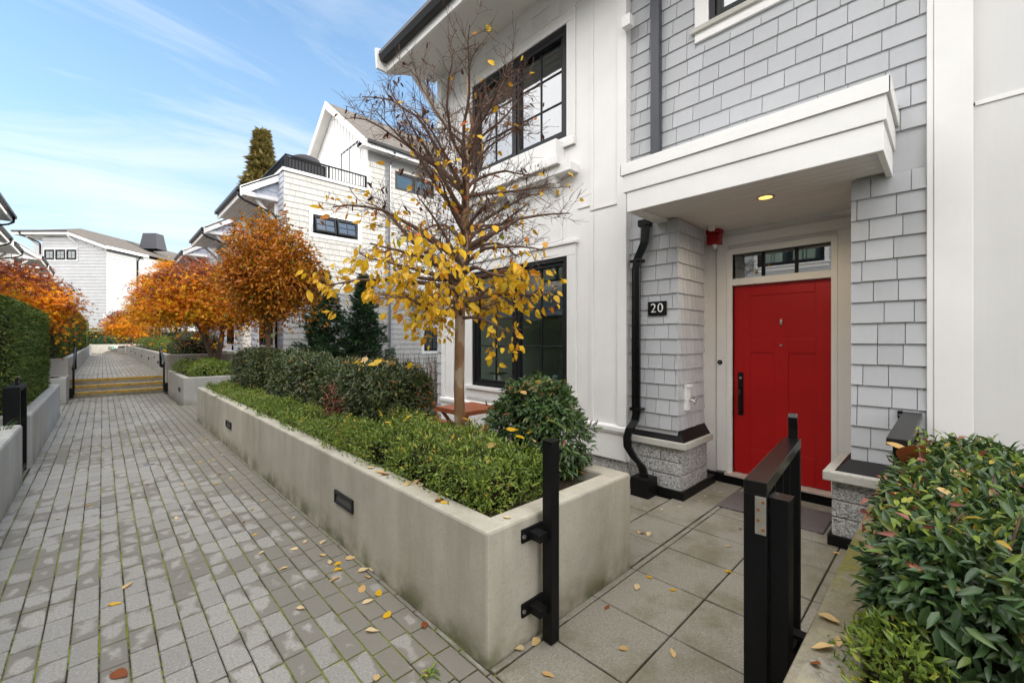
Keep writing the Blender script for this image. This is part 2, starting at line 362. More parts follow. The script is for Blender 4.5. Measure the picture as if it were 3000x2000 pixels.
M['L_azalea'] = leafmat('azalea_leaf', [(0, (0.082, 0.135, 0.022)), (.4, (0.144, 0.216, 0.030)), (.75, (0.240, 0.311, 0.041)), (.93, (0.407, 0.414, 0.054)), (1, (0.573, 0.281, 0.048))], .25, .4, .4)
M['L_yew'] = leafmat('yew_needle', [(0, (0.049, 0.085, 0.017)), (.5, (0.098, 0.152, 0.025)), (.85, (0.204, 0.222, 0.035)), (1, (0.328, 0.264, 0.042))], .15, .55, .3)
M['L_conifer'] = leafmat('conifer_spray', [(0, (0.024, 0.060, 0.031)), (.6, (0.053, 0.108, 0.047)), (.92, (0.098, 0.165, 0.052)), (1, (0.210, 0.128, 0.039))], .15, .55, .3)
M['L_tallcon'] = leafmat('sunlit_conifer_spray', [(0, (0.128, 0.121, 0.039)), (.5, (0.240, 0.201, 0.068)), (1, (0.384, 0.275, 0.092))], .15, .7, .2)
M['L_orange'] = leafmat('amber_leaf', [(0, (0.224, 0.054, 0.006)), (.30, (0.448, 0.132, 0.009)), (.60, (0.588, 0.233, 0.011)), (.82, (0.504, 0.265, 0.016)), (.93, (0.224, 0.203, 0.022)), (1, (0.099, 0.172, 0.022))], .35, .45, .35)
M['L_maple'] = leafmat('orange_maple_leaf', [(0, (0.229, 0.068, 0.028)), (.22, (0.543, 0.144, 0.013)), (.5, (0.887, 0.290, 0.011)), (.78, (0.900, 0.483, 0.013)), (.95, (0.887, 0.637, 0.022)), (1, (0.286, 0.328, 0.022))], .38, .55, .25)
M['L_maple_top'] = leafmat('purple_maple_leaf', [(0, (0.084, 0.035, 0.030)), (.4, (0.182, 0.063, 0.048)), (.75, (0.364, 0.098, 0.030)), (1, (0.630, 0.182, 0.024))], .3, .55, .25)
M['L_gold'] = leafmat('golden_leaf', [(0, (0.525, 0.213, 0.010)), (.5, (0.775, 0.375, 0.015)), (1, (0.775, 0.475, 0.030))], .38, .55, .25)
M['L_yellow'] = leafmat('yellow_autumn_leaf', [(0, (0.612, 0.149, 0.023)), (.12, (0.758, 0.312, 0.020)), (.35, (0.875, 0.505, 0.018)), (.8, (0.900, 0.594, 0.027)), (.94, (0.758, 0.535, 0.032)), (1, (0.350, 0.416, 0.045))], .35, .42, .4)
M['L_brown'] = leafmat('withered_leaf', [(0, (0.036, 0.014, 0.011)), (.6, (0.080, 0.028, 0.018)), (1, (0.176, 0.064, 0.024))], .15, .7, .2)
M['L_grass'] = leafmat('strap_grass_blade', [(0, (.035, .075, .020)), (.6, (.07, .13, .035)), (1, (.16, .19, .06))], .25, .4)
M['L_dry'] = leafmat('dry_fallen_leaf', [(0, (.38, .16, .04)), (.3, (.58, .36, .13)), (.6, (.68, .48, .22)), (1, (.70, .56, .34))], .2, .6, .25)
M['L_dryred'] = leafmat('rust_fallen_leaf', [(0, (.20, .05, .02)), (1, (.36, .12, .03))], .2, .6, .25)

# ------------------------------------------------------------------ camera, world, sun
cam = bpy.data.cameras.new('camera'); camo = bpy.data.objects.new('camera', cam); COL.objects.link(camo)
YAW = math.atan(1200 / 1240)
camo.location = (0, 0, 1.6); camo.rotation_euler = (R(90), 0, -YAW)
cam.sensor_width = 36; cam.lens = 36 * 1240 / 3000; cam.shift_y = -5 / 3000; cam.clip_start = .05; cam.clip_end = 2000
scene.camera = camo
SUN_EL = R(21); SD = Vector((.80, -.60, 0)).normalized()
sd = Vector((SD.x * math.cos(SUN_EL), SD.y * math.cos(SUN_EL), math.sin(SUN_EL)))
sl = bpy.data.lights.new('sun', 'SUN'); sl.energy = 2.0; sl.angle = R(.6); sl.color = (1, .93, .82)
so = bpy.data.objects.new('sun', sl); COL.objects.link(so); so.rotation_euler = sd.to_track_quat('Z', 'Y').to_euler()
w = bpy.data.worlds.new('World'); scene.world = w; w.use_nodes = True; nt = w.node_tree; N = nt.nodes; L = nt.links.new
bg = N['Background']; bg.inputs['Strength'].default_value = .12
sky = N.new('ShaderNodeTexSky'); sky.sky_type = 'NISHITA'; sky.sun_disc = False; sky.sun_elevation = SUN_EL
sky.sun_rotation = math.atan2(SD.x, SD.y); sky.air_density = 1.0; sky.dust_density = .6; sky.ozone_density = 2.0
def wn(t, **k):
    q = N.new(t)
    for a, v in k.items(): setattr(q, a, v)
    return q
def wmath(op, a, b=0, clamp=False):
    q = wn('ShaderNodeMath', operation=op); q.use_clamp = clamp
    for i, v in enumerate((a, b)):
        if hasattr(v, 'is_output'): L(v, q.inputs[i])
        else: q.inputs[i].default_value = v
    return q.outputs[0]
def wramp(fac, stops):
    q = wn('ShaderNodeValToRGB'); cr = q.color_ramp
    while len(cr.elements) < len(stops): cr.elements.new(.5)
    for e, (p, c) in zip(cr.elements, stops): e.position = p; e.color = (c, c, c, 1) if not hasattr(c, '__len__') else (*c, 1)
    L(fac, q.inputs[0]); return q.outputs[0]
def wmix(fac, a, b, mode='MIX'):
    q = wn('ShaderNodeMix', data_type='RGBA', blend_type=mode)
    for i, v in ((0, fac), (6, a), (7, b)):
        if hasattr(v, 'is_output'): L(v, q.inputs[i])
        else: q.inputs[i].default_value = v if i == 0 else (*v, 1)
    return q.outputs[2]
tc = wn('ShaderNodeTexCoord'); sx = wn('ShaderNodeSeparateXYZ'); L(tc.outputs['Generated'], sx.inputs[0])
zz = wmath('ADD', wmath('MAXIMUM', sx.outputs[2], 0), .12)
cv = wn('ShaderNodeCombineXYZ'); L(wmath('DIVIDE', sx.outputs[0], zz), cv.inputs[0]); L(wmath('DIVIDE', sx.outputs[1], zz), cv.inputs[1])
mp = wn('ShaderNodeMapping'); mp.inputs['Rotation'].default_value = (0, 0, R(28)); mp.inputs['Scale'].default_value = (.35, 1.25, 1); L(cv.outputs[0], mp.inputs[0])
nz = wn('ShaderNodeTexNoise'); nz.inputs['Scale'].default_value = 1.1; nz.inputs['Detail'].default_value = 7; nz.inputs['Roughness'].default_value = .62; nz.inputs['Distortion'].default_value = .8; L(mp.outputs[0], nz.inputs[0])
cir = wramp(nz.outputs['Fac'], [(.45, 0.0), (.74, .8)])
blue = wmix(1.0, sky.outputs[0], SKYT, 'MULTIPLY')
hz = wramp(sx.outputs[2], [(0.0, 1.0), (.16, .88), (.36, .42), (.58, .20), (.9, .1)])
blue = wmix(hz, blue, HAZEC)
blue = wmix(cir, blue, CIRC)
# bright overcast added out of view as fill light, behind and left
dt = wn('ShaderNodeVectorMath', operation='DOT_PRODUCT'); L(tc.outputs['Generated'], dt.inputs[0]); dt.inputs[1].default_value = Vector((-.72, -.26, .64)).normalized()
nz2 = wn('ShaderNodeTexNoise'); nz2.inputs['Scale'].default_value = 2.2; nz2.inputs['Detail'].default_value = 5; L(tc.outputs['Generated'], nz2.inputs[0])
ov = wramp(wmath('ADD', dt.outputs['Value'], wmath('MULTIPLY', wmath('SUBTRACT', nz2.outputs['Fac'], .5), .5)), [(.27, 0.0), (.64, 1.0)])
L(wmix(ov, blue, OVER_FILL), bg.inputs['Color'])
vs = scene.view_settings; vs.view_transform = 'Standard'; vs.look = 'None'; vs.exposure = EXPO; vs.gamma = 1
scene.render.engine = 'CYCLES'
# ================================================================== GROUND, PATH, PATIO
def sheet(name, x0, x1, y0, y1, z, mat, kind='structure'):
    b = MB(); b.add([(x0, y0, z), (x1, y0, z), (x1, y1, z), (x0, y1, z)], [(0, 1, 2, 3)])
    return tag(b.build(name, mat, fix=False), kind=kind)
sheet('ground', -400, 400, -400, 400, -.06, M['ground'])
def pavers(name, x0, x1, y0, y1, z, w, l, gx, gy, mat, stagger=True, th=.05, ch=.004, seed=3, x_off=0., y_off=0., jit=.0012, skip=()):
    rg = random.Random(seed); V = []; Fc = []; UV = []; rr = []
    a = x0 - x_off
    while a < x1 - .004:
        c0, c1 = max(a, x0) + gx / 2, min(a + w, x1) - gx / 2
        b = y0 - y_off - (rg.random() * l if stagger else 0); a += w
        if c1 - c0 < .015: continue
        while b < y1 - .004:
            d0, d1 = max(b, y0) + gy / 2, min(b + l, y1) - gy / 2; b += l
            if d1 - d0 < .015: continue
            if any(c1 > s[0] and c0 < s[1] and d1 > s[2] and d0 < s[3] for s in skip): continue
            n = len(V); zt = [z + rg.uniform(-jit, jit) for _ in range(4)]
            tw = rg.uniform(-.0022, .0022) if stagger else 0; tu = rg.uniform(-.0012, .0012) if stagger else 0
            C = [(c0 + tu, d0 - tw), (c1 + tu, d0 + tw), (c1 - tu, d1 + tw), (c0 - tu, d1 - tw)]; I0 = [(c0 + ch, d0 + ch), (c1 - ch, d0 + ch), (c1 - ch, d1 - ch), (c0 + ch, d1 - ch)]; I = [(x + (tu if q_ < 2 else -tu), y + (tw if q_ in (1, 2) else -tw)) for q_, (x, y) in enumerate(I0)]
            V += [(x, y, z - th) for x, y in C] + [(x, y, t - ch * .8) for (x, y), t in zip(C, zt)] + [(x, y, t) for (x, y), t in zip(I, zt)]
            u = [(0, 0), (1, 0), (1, 1), (0, 1)]; e = .03; ui = [(e, e), (1 - e, e), (1 - e, 1 - e), (e, 1 - e)]
            Fc.append((n + 8, n + 9, n + 10, n + 11)); UV += ui
            for i in range(4):
                j = (i + 1) % 4
                Fc.append((n + 4 + i, n + 4 + j, n + 8 + j, n + 8 + i)); UV += [u[i], u[j], ui[j], ui[i]]
                Fc.append((n + i, n + j, n + 4 + j, n + 4 + i)); UV += [u[i], u[j], u[j], u[i]]
            rr += [rg.random()] * 9
    me = bpy.data.meshes.new(name); me.from_pydata(V, [], Fc)
    at = me.attributes.new('rnd', 'FLOAT', 'FACE'); at.data.foreach_set('value', rr)
    ul = me.uv_layers.new(name='UVMap'); ul.data.foreach_set('uv', [q for p in UV for q in p])
    me.materials.append(mat); ob = bpy.data.objects.new(name, me); COL.objects.link(ob)
    return tag(ob, kind='structure')
DRAIN = (.36, .485, 6.96, 7.19)
pavers('paver_path', -.645, 1.345, -3.2, 16.6, 0, .1105, .222, .0065, .009, M['paver'], seed=5, x_off=.03)
sheet('paver_joint_sand', -.66, 1.36, -3.3, 16.7, -.008, M['joint'])
UZ = .47
pavers('upper_paver_path', -.66, 1.5, 17.52, 50, UZ, .1105, .222, .0065, .009, M['paver'], seed=9)
sheet('upper_path_joint_sand', -.8, 1.8, 17.5, 50.2, UZ - .008, M['joint'])
sheet('upper_terrace_ground', -30, 40, 17.55, 120, UZ - .05, M['ground'])
# entry patio slabs between planters, and terraces behind planter
pavers('patio_slabs', 1.35, 5.02, .30, 1.56, .0, .4635, .4635, .009, .009, M['slab'], stagger=False, x_off=1.35 - 1.283, y_off=.30 - .125, jit=.002, seed=4, ch=.005)
pavers('entry_slabs', 2.685, 5.02, 1.5655, 1.95, .0, .4635, .4635, .009, .009, M['slab'], stagger=False, x_off=2.685 - 2.673 + .0, jit=.002, seed=24, ch=.005)
pavers('terrace_slabs', 2.72, 4.10, 1.955, 10.34, -.001, .4635, .4635, .009, .009, M['slab'], stagger=False, jit=.002, seed=8, ch=.005)
sheet('patio_joint_sand', 1.36, 5.2, .2, 10.34, -.011, M['darkjoint'])
pavers('gap_paver_path', 1.346, 4.0, 10.36, 12.99, 0, .1105, .222, .0065, .009, M['paver'], seed=15)
sheet('gap_joint_sand', 1.36, 4.1, 10.34, 13.0, -.0085, M['joint'])
pavers('left_gap_paver_path', -2.4, -.646, 13.0, 15.1, 0, .1105, .222, .0065, .009, M['paver'], seed=16)
sheet('left_gap_joint_sand', -2.4, -.66, 13, 15.1, -.0085, M['joint'])
pavers('left_patio_slabs', -3.3, -.655, 7.22, 8.0, .0, .4635, .4635, .009, .009, M['slab'], stagger=False, jit=.002, seed=14)
sheet('left_joint_sand', -3.4, -.655, 7.0, 8.2, -.012, M['joint'])

# ================================================================== STEPS
st = thing('concrete_steps', 'three broad concrete steps with worn yellow nosings crossing the paved lane', 'steps', (.38, 16.6, 0))
for k in range(3):
    y0, zt = 16.55 + .36 * k, UZ * (k + 1) / 3
    b = MB(); b.box(-.72, 1.46, y0, 17.55, UZ * k / 3 - .02, zt)
    s_ = b.build('step', M['step'], st, .012)
    b = MB(); b.box(-.64, 1.39, y0 - .003, y0 + .05, zt - .07, zt + .003)
    b.build('nosing', M['yellow'], s_, .006)

# ================================================================== PLANTERS
def step_light(parent, F, a, b, w=.34, h=.10):
    m_ = MB(); m_.ring(a - w / 2, a + w / 2, b - h / 2, b + h / 2, .022, -.01, .016, F)
    p = m_.build('step_light', M['frame'], parent, .003)
    q = MB(); q.add([F(a - w / 2 + .018, b - h / 2 + .018, .009), F(a + w / 2 - .018, b - h / 2 + .018, .009), F(a + w / 2 - .018, b + h / 2 - .03, .002), F(a - w / 2 + .018, b + h / 2 - .03, .002)], [(0, 1, 2, 3)])
    q.build('louvre', M['louvre'], p, fix=False)
    q = MB(); q.add([F(a - w / 2 + .018, b + h / 2 - .03, .002), F(a + w / 2 - .018, b + h / 2 - .03, .002), F(a + w / 2 - .018, b + h / 2 - .018, .002), F(a - w / 2 + .018, b + h / 2 - .018, .002)], [(0, 1, 2, 3)])
    q.build('painted_shadow', M['black'], p, fix=False)  # flat black strip painting the shade above the louvre
def planter(label, x0, x1, y0, y1, z0, z1, soil, t=.14, mat='concrete', bev=.016, joints=()):
    p = thing('concrete_planter', label, 'planter', ((x0 + x1) / 2, (y0 + y1) / 2, z0), 'concrete planters along the lane')
    O = [(x0, y0), (x1, y0), (x1, y1), (x0, y1)]; I = [(x0 + t, y0 + t), (x1 - t, y0 + t), (x1 - t, y1 - t), (x0 + t, y1 - t)]
    V = [(x, y, z0 - .05) for x, y in O] + [(x, y, z1) for x, y in O] + [(x, y, z1) for x, y in I] + [(x, y, z0) for x, y in I]
    Fs = []
    for i in range(4):
        j = (i + 1) % 4
        Fs += [(i, j, 4 + j, 4 + i), (4 + i, 4 + j, 8 + j, 8 + i), (8 + i, 8 + j, 12 + j, 12 + i)]
    Fs.append((12, 13, 14, 15))
    b = MB(); b.add(V, Fs); o = b.build('planter_wall', M[mat], p, bev)
    for jx in joints:
        b = MB(); b.box(x0 - .0015, x0 + .004, jx, jx + .008, z0, z1 - .02); b.build('control_joint', M['concrete2'], p)
    # mounded soil
    b = MB(); nx, ny = 8, max(8, int((y1 - y0) * 4)); vs = []
    for i in range(nx + 1):
        for j in range(ny + 1):
            vs.append((x0 + t + (x1 - x0 - 2 * t) * i / nx, y0 + t + (y1 - y0 - 2 * t) * j / ny, soil + .03 * math.sin(i * 1.9 + j * 1.1) + random.uniform(-.012, .012)))
    b.add(vs, [(i * (ny + 1) + j, (i + 1) * (ny + 1) + j, (i + 1) * (ny + 1) + j + 1, i * (ny + 1) + j + 1) for i in range(nx) for j in range(ny)])
    b.build('soil', M['soil'], p, smooth=True)
    return p
F135 = lane(1.348)
pA = planter('long weathered concrete planter with hedges beside the paved lane', 1.348, 2.68, 1.563, 10.35, 0, .66, .575, joints=(3.72, 6.0))
step_light(pA, F135, 3.26, .352); step_light(pA, F135, 7.42, .345)
pB = planter('concrete planter at the foot of the steps under the orange maple', 1.42, 4.0, 13.0, 16.5, 0, .67, .6, mat='concrete2')
step_light(pB, lane(1.42), 13.68, .33, .3)
pC = planter('long upper concrete planter wall beyond the steps on the right', 1.40, 4.0, 16.51, 49.9, 0, 1.15, 1.08, mat='concrete2', joints=(21, 25.5, 31))
for yy in (19.2, 23.5, 28, 33, 39): step_light(pC, lane(1.40), yy, .82, .34)
pR = planter('mossy exposed-aggregate planter at the right edge of the patio', 1.33, 4.06, -2.6, .33, 0, .66, .57, t=.165, mat='concrete_moss', bev=.035)
pL1 = planter('pale concrete planter at the left frame edge before the gate', -2.4, -.64, -3.5, 7.2, 0, .66, .58, mat='concrete2', bev=.03)
pL2 = planter('pale concrete planter under the tall clipped yew hedge', -2.4, -.64, 8.0, 13.0, 0, .67, .6, mat='concrete2', bev=.03)
pL3 = planter('short concrete block wall at the left foot of the steps', -1.6, -.64, 15.1, 16.5, 0, .66, .6, mat='concrete2')
pL4 = planter('long upper concrete planter wall on the left beyond the steps', -2.4, -.66, 16.52, 49.9, 0, 1.10, 1.04, mat='concrete2', joints=(20, 24, 29))
pE = planter('low concrete wall closing the far end of the lane', -2.4, 4.0, 50.0, 51.6, UZ, 1.21, 1.15, mat='concrete2')
step_light(pE, south(50.0), 1.2, .98, .42, .12)
# green exit-style sign box on far wall
g = thing('small_sign_box', 'small white box with a green sign face on the far end wall', 'sign', (.72, 49.95, 1.0))
b = MB(); b.box(.50, .94, 49.88, 49.998, .80, 1.06); b.build('housing', M['whiteplastic'], g, .01)
b = MB(); b.box(.52, .83, 49.872, 49.8795, .83, 1.03); f_ = b.build('sign_face', M['green_sign'], g)
b = MB(); Fq = south(49.872); b.add([Fq(.56, .93, .002), Fq(.62, .98, .002), Fq(.62, .88, .002)], [(0, 1, 2)]); b.box(.62, .68, .915, .945, .001, .003, Fq); b.box(.72, .80, .87, .99, .001, .003, Fq); b.build('pale_symbol', M['whiteplastic'], f_, fix=False)
# drain plate
d = thing('drain_plate', 'small perforated metal plate set among the pavers', 'drain cover', (.425, 7.08, 0))
b = MB(); b.box(.355, .49, 7.045, 7.145, -.01, .006); pl = b.build('plate', M['zinc'], d, .002)
b = MB()
for i in range(8):
    for j in range(2): b.disc(WORLD, .372 + i * .0145, 7.075 + j * .038, .0055, .0062, .0072, 8)
b.build('hole', M['black'], pl)

# ================================================================== generic building pieces
def window(parent, F, a0, a1, b0, b1, sashes=2, cols=2, rows=3, fw=.055, sw=.045, mw=.018, frame='frame', glass='glass', rec=.05, name='window', tilt=0):
    b = MB(); b.ring(a0, a1, b0, b1, fw, -.11, .012, F)
    n = sashes; wtot = (a1 - a0 - 2 * fw); mul = .05
    sws = (wtot - (n - 1) * mul) / n
    for i in range(1, n): x = a0 + fw + i * sws + (i - 1) * mul; b.box(x, x + mul, b0 + fw, b1 - fw, -.11, .004, F)
    o = b.build(name, M[frame], parent, .004)
    for i in range(n):
        x0 = a0 + fw + i * (sws + mul); x1 = x0 + sws; y0, y1 = b0 + fw, b1 - fw
        FF = F
        if tilt:
            t = R(tilt); vv = (F.v * math.cos(t) - F.n * math.sin(t)).normalized(); nn = (F.n * math.cos(t) + F.v * math.sin(t)).normalized()
            FF = Frame(F(0, y1, .02), F.u, nn, vv); y0, y1 = y0 - y1, 0.0
        s = MB(); s.ring(x0 + .003, x1 - .003, y0 + .003, y1 - .003, sw, -rec - .02, -.012 if not tilt else .02, FF)
        for c in range(1, cols): xm = x0 + sw + (x1 - x0 - 2 * sw) * c / cols; s.box(xm - mw / 2, xm + mw / 2, y0 + sw, y1 - sw, -rec - .012, -rec + .014, FF)
        for r_ in range(1, rows): ym = y0 + sw + (y1 - y0 - 2 * sw) * r_ / rows; s.box(x0 + sw, x1 - sw, ym - mw / 2, ym + mw / 2, -rec - .0115, -rec + .0135, FF)
        s.build('sash', M[frame], o, .003)
        p = MB(); flip = FF.u.cross(FF.v).dot(FF.n) < 0
        p.add([FF(x0 + sw - .005, y0 + sw - .005, -rec), FF(x1 - sw + .005, y0 + sw - .005, -rec), FF(x1 - sw + .005, y1 - sw + .005, -rec), FF(x0 + sw - .005, y1 - sw + .005, -rec)], [(3, 2, 1, 0) if flip else (0, 1, 2, 3)])
        p.build('pane', M[glass], o, fix=False)
    return o
def trimring(parent, F, a0, a1, b0, b1, w=.1, t=.025, mat='white', sill=True, name='window_trim', head=True):
    b = MB(); b.box(a0 - w, a0, b0, b1, 0, t, F); b.box(a1, a1 + w, b0, b1, 0, t, F); b.box(a0 - w, a1 + w, b1, b1 + w * 1.1, 0, t + .003, F)
    if sill: b.box(a0 - w - .02, a1 + w + .02, b0 - .05, b0, 0, t + .035, F); b.box(a0 - w, a1 + w, b0 - .05 - w, b0 - .05, 0, t, F)
    else: b.box(a0 - w, a1 + w, b0 - w, b0, 0, t, F)
    return b.build(name, M[mat], parent, .003)
def room(parent, F, a0, a1, b0, b1, depth, mat='room', d0=.13, name='room_interior'):
    """inside of the room behind a window: five inner faces"""
    V = [F(a, b, c) for c in (-d0, -depth) for a, b in ((a0, b0), (a1, b0), (a1, b1), (a0, b1))]
    m_ = MB(); m_.add(V, [(4, 5, 6, 7), (0, 4, 7, 3), (1, 2, 6, 5), (3, 7, 6, 2)]); o = m_.build(name, M[mat], parent, fix=False)
    m_ = MB(); m_.add(V, [(0, 1, 5, 4)]); m_.build('room_floor', M['roomfloor'], parent, fix=False)
    return o
def slab(parent, name, P, t, mat):
    """roof slab: quad P (4 pts, top), thickness t downwards"""
    b = MB(); b.prism(P, (0, 0, -t)); return b.build(name, M[mat], parent)
def eave(parent, side, Xw, Xe, Y0, Y1, zw, ze, lit='white', shing='shingle_blue', brace=True, spout=True, infill=True):
    """lean-to eave along the lane. side=+1: wall at larger X"""
    s = side
    slab(parent, 'eave_roof', [(Xw, Y0, zw), (Xe, Y0, ze), (Xe, Y1, ze), (Xw, Y1, zw)], .05, 'roof')
    b = MB(); b.profile([(Xe - s * .06, Y0 + .03, ze - .06), (Xe - s * .06, Y1 - .03, ze - .06)], .10, .11, (1, 0, 0)); b.build('gutter', M['charcoal'], parent, .01)
    b = MB(); b.prism([(Xe, Y0 + .02, ze - .055), (Xe + s * .03, Y0 + .02, ze - .03), (Xe + s * .03, Y0 + .02, ze - .27), (Xe, Y0 + .02, ze - .27)], (0, Y1 - Y0 - .04, 0)); b.build('fascia', M['white_h'], parent)
    zs = ze - .22
    b = MB(); b.add([(Xe + s * .03, Y0 + .1, zs), (Xw, Y0 + .1, zs + .03), (Xw, Y1 - .1, zs + .03), (Xe + s * .03, Y1 - .1, zs)], [(0, 1, 2, 3)])
    nb = 8
    b = MB()
    for i in range(nb):
        xa = Xe + s * .03 + (Xw - Xe - s * .03) * i / nb; xb = Xe + s * .03 + (Xw - Xe - s * .03) * (i + 1) / nb - s * .012
        b.box(min(xa, xb), max(xa, xb), Y0 + .05, Y1 - .05, zs, zs + .02)
    b.box(min(Xe, Xw) + .03, max(Xe, Xw) - .001, Y0 + .05, Y1 - .05, zs + .021, zs + .03)
    b.build('soffit', M['soffit'], parent)
    for Y, d in ((Y0, 1), (Y1, -1)):
        b = MB(); b.prism([(Xw, Y, zw + .02), (Xe - s * .02, Y, ze + .02), (Xe - s * .02, Y, ze - .25), (Xw, Y, zw - .25)], (0, .035 * d, 0)); b.build('rake_board', M['white_h'], parent)
        if infill:
            b = MB(); F = Frame((0, Y + .12 * d, 0), (1, 0, 0), (0, -d, 0)); lo, hi = min(Xe, Xw), max(Xe, Xw)
            def top(x): return ze - .2 + (zw - ze) * abs(x - Xe) / abs(Xw - Xe)
            shingles(b, F, lo + .25, hi, zs + .14, max(zw, ze), h=.15, top=top, seed=int(Y * 10)); b.build('gable_shingles', M[shing], parent, fix=False)
            b = MB(); b.box(lo + .04, hi, zs - .01, zs + .14, -.03, .03, F); b.build('tie_beam', M[lit], parent)
            b = MB(); b.add([(lo + .05, Y + .13 * d, zs + .1), (hi, Y + .13 * d, zs + .1), (Xw, Y + .13 * d, zw - .1)], [(0, 1, 2)]); b.build('gable_backing', M[shing], parent, fix=False)
        if brace:
            b = MB(); b.profile([(Xw - s * .03, Y + .25 * d, zs - .62), (Xw - s * .62, Y + .25 * d, zs - .02)], .09, .09, (0, 1, 0)); b.box(min(Xw, Xw - s * .09), max(Xw, Xw - s * .09), Y + .25 * d - .05, Y + .25 * d + .05, zs - .75, zs); b.build('bracket', M['white'], parent, .004)
    if spout:
        ys = Y0 + .12 if s > 0 else Y1 - .15
        b = MB(); b.tube([(Xe - s * .05, ys, ze - .1), (Xe - s * .03, ys, ze - .26), (Xe + s * .1, ys, ze - .36), (Xw - s * .14, ys + .02, ze - .62), (Xw - s * .06, ys + .02, ze - .75), (Xw - s * .06, ys + .02, ze - 2.2), (Xw - s * .06, ys + .02, .5)], .035, 8); b.build('downspout', M['blackpipe'], parent, smooth=True)

# ================================================================== HOUSE 20
h = thing('townhouse', 'white board-and-batten townhouse with red front door and number 20', 'house', (4.6, 3, 0))
XF = 4.1; FW = lane(XF); FG = lane(4.185); GB = lane(4.16)
LW = (3.25, 5.10, .905, 2.625); UW = (3.256, 5.10, 4.085, 5.47)
b = MB(); wall(b, FW, 2.44, 5.92, .66, 6.02, [LW, UW], .16); b.build('front_wall', M['white'], h)
# battens / corner boards
b = MB()
for y in (2.44,): b.box(y, y + .11, .66, 6.0, 0, .022, FW)
for y0, z0, z1 in ((2.87, .66, 3.06), (2.87, 3.10, 6.0), (3.33, 2.78, 3.55), (3.81, 2.78, 3.55), (4.28, 2.78, 3.55), (4.75, 2.78, 3.55), (5.22, 2.78, 3.55), (5.60, .66, 3.10), (5.60, 3.12, 6.0)):
    b.box(y0, y0 + .045, z0, z1, .0, .016, FW)
b.box(5.83, 5.92, .66, 6.0, 0, .022, FW)
b.box(2.55, 2.87, 3.10, 3.125, 0, .014, FW); b.box(2.915, 3.10, 3.16, 3.185, 0, .014, FW)
b.build('battens', M['white'], h, .003)
b = MB(); b.box(2.44, 5.92, .66, 6.0, -.16, -.001, Frame((4.1, 0, 0), (0, 1, 0), (-1, 0, 0))) if 0 else None
Rt = Frame((0, 2.44, 0), (1, 0, 0), (0, -1, 0))
b = MB(); b.box(4.079, 4.30, .27, 6.0, -.02, .004, Rt); b.build('bay_return_board', M['white'], h, .003)
b = MB(); b.box(4.30, 8.6, .0, 8.4, 5.92 - .2, 5.92, Frame((0, 0, 0), (1, 0, 0), (0, 1, 0))); 
# base skirt, drip ledge
b = MB(); b.box(2.435, 5.93, .275, .56, -.16, .018, FW)
b.prism([FW(2.43, .66, .0), FW(2.43, .64, .05), FW(2.43, .60, .05), FW(2.43, .56, .03), FW(2.43, .56, -.1), FW(2.43, .66, -.1)], (0, 3.5, 0))
b.box(3.12, 5.27, .70, .715, 0, .02, FW); b.box(3.12, 5.27, .80, .812, 0, .02, FW); b.box(4.62, 4.86, .715, .80, 0, .018, FW)
b.build('base_skirt', M['white_h'], h, .004)
b = MB(); b.box(2.44, 5.9, -.05, .275, -.3, -.03, FW); b.build('foundation', M['granite'], h)
window(h, FW, *LW, rows=3, rec=.055); trimring(h, FW, *LW[:2], LW[2], LW[3], .135)
b = MB(); b.box(3.09, 5.26, 2.765, 2.80, 0, .05, FW); b.build('head_flashing', M['white_h'], h, .003)
wu = window(h, FW, *UW, rows=3, rec=.055, glass='glass_up', fw=.06); trimring(h, FW, *UW, .13, sill=False)
b = MB(); b.box(3.32, 5.05, UW[3] - .115, UW[3] - .062, -.08, .006, FW); b.build('head_bar', M['frame'], wu)
# flower-box style ledge beneath upper window
b = MB(); b.box(3.13, 5.22, 3.955, 4.04, 0, .05, FW); b.box(3.30, 5.05, 3.80, 4.03, .0, .17, FW); b.box(3.24, 5.11, 3.70, 3.80, 0, .22, FW); b.box(3.09, 5.26, 3.60, 3.70, 0, .16, FW)
for y in (3.36, 4.10, 4.84): b.prism([FW(y, 3.6, 0), FW(y, 3.6, .15), FW(y, 3.52, .12), FW(y, 3.40, .03), FW(y, 3.40, 0)], (0, .10, 0))
b.build('window_ledge', M['white_h'], h, .004)
# frieze with square dentils
b = MB(); b.box(2.44, 5.92, 5.845, 6.0, 0, .02, FW)
for k in range(-1, 5): y = 3.376 + .469 * k; (b.box(max(y, 2.56), y + .195, 5.64, 5.843, 0, .02, FW) if y + .195 < 5.85 and y > 2.5 else None)
b.box(3.10, 5.26, 5.602, 5.615, 0, .045, FW); b.build('frieze', M['white_h'], h, .003)
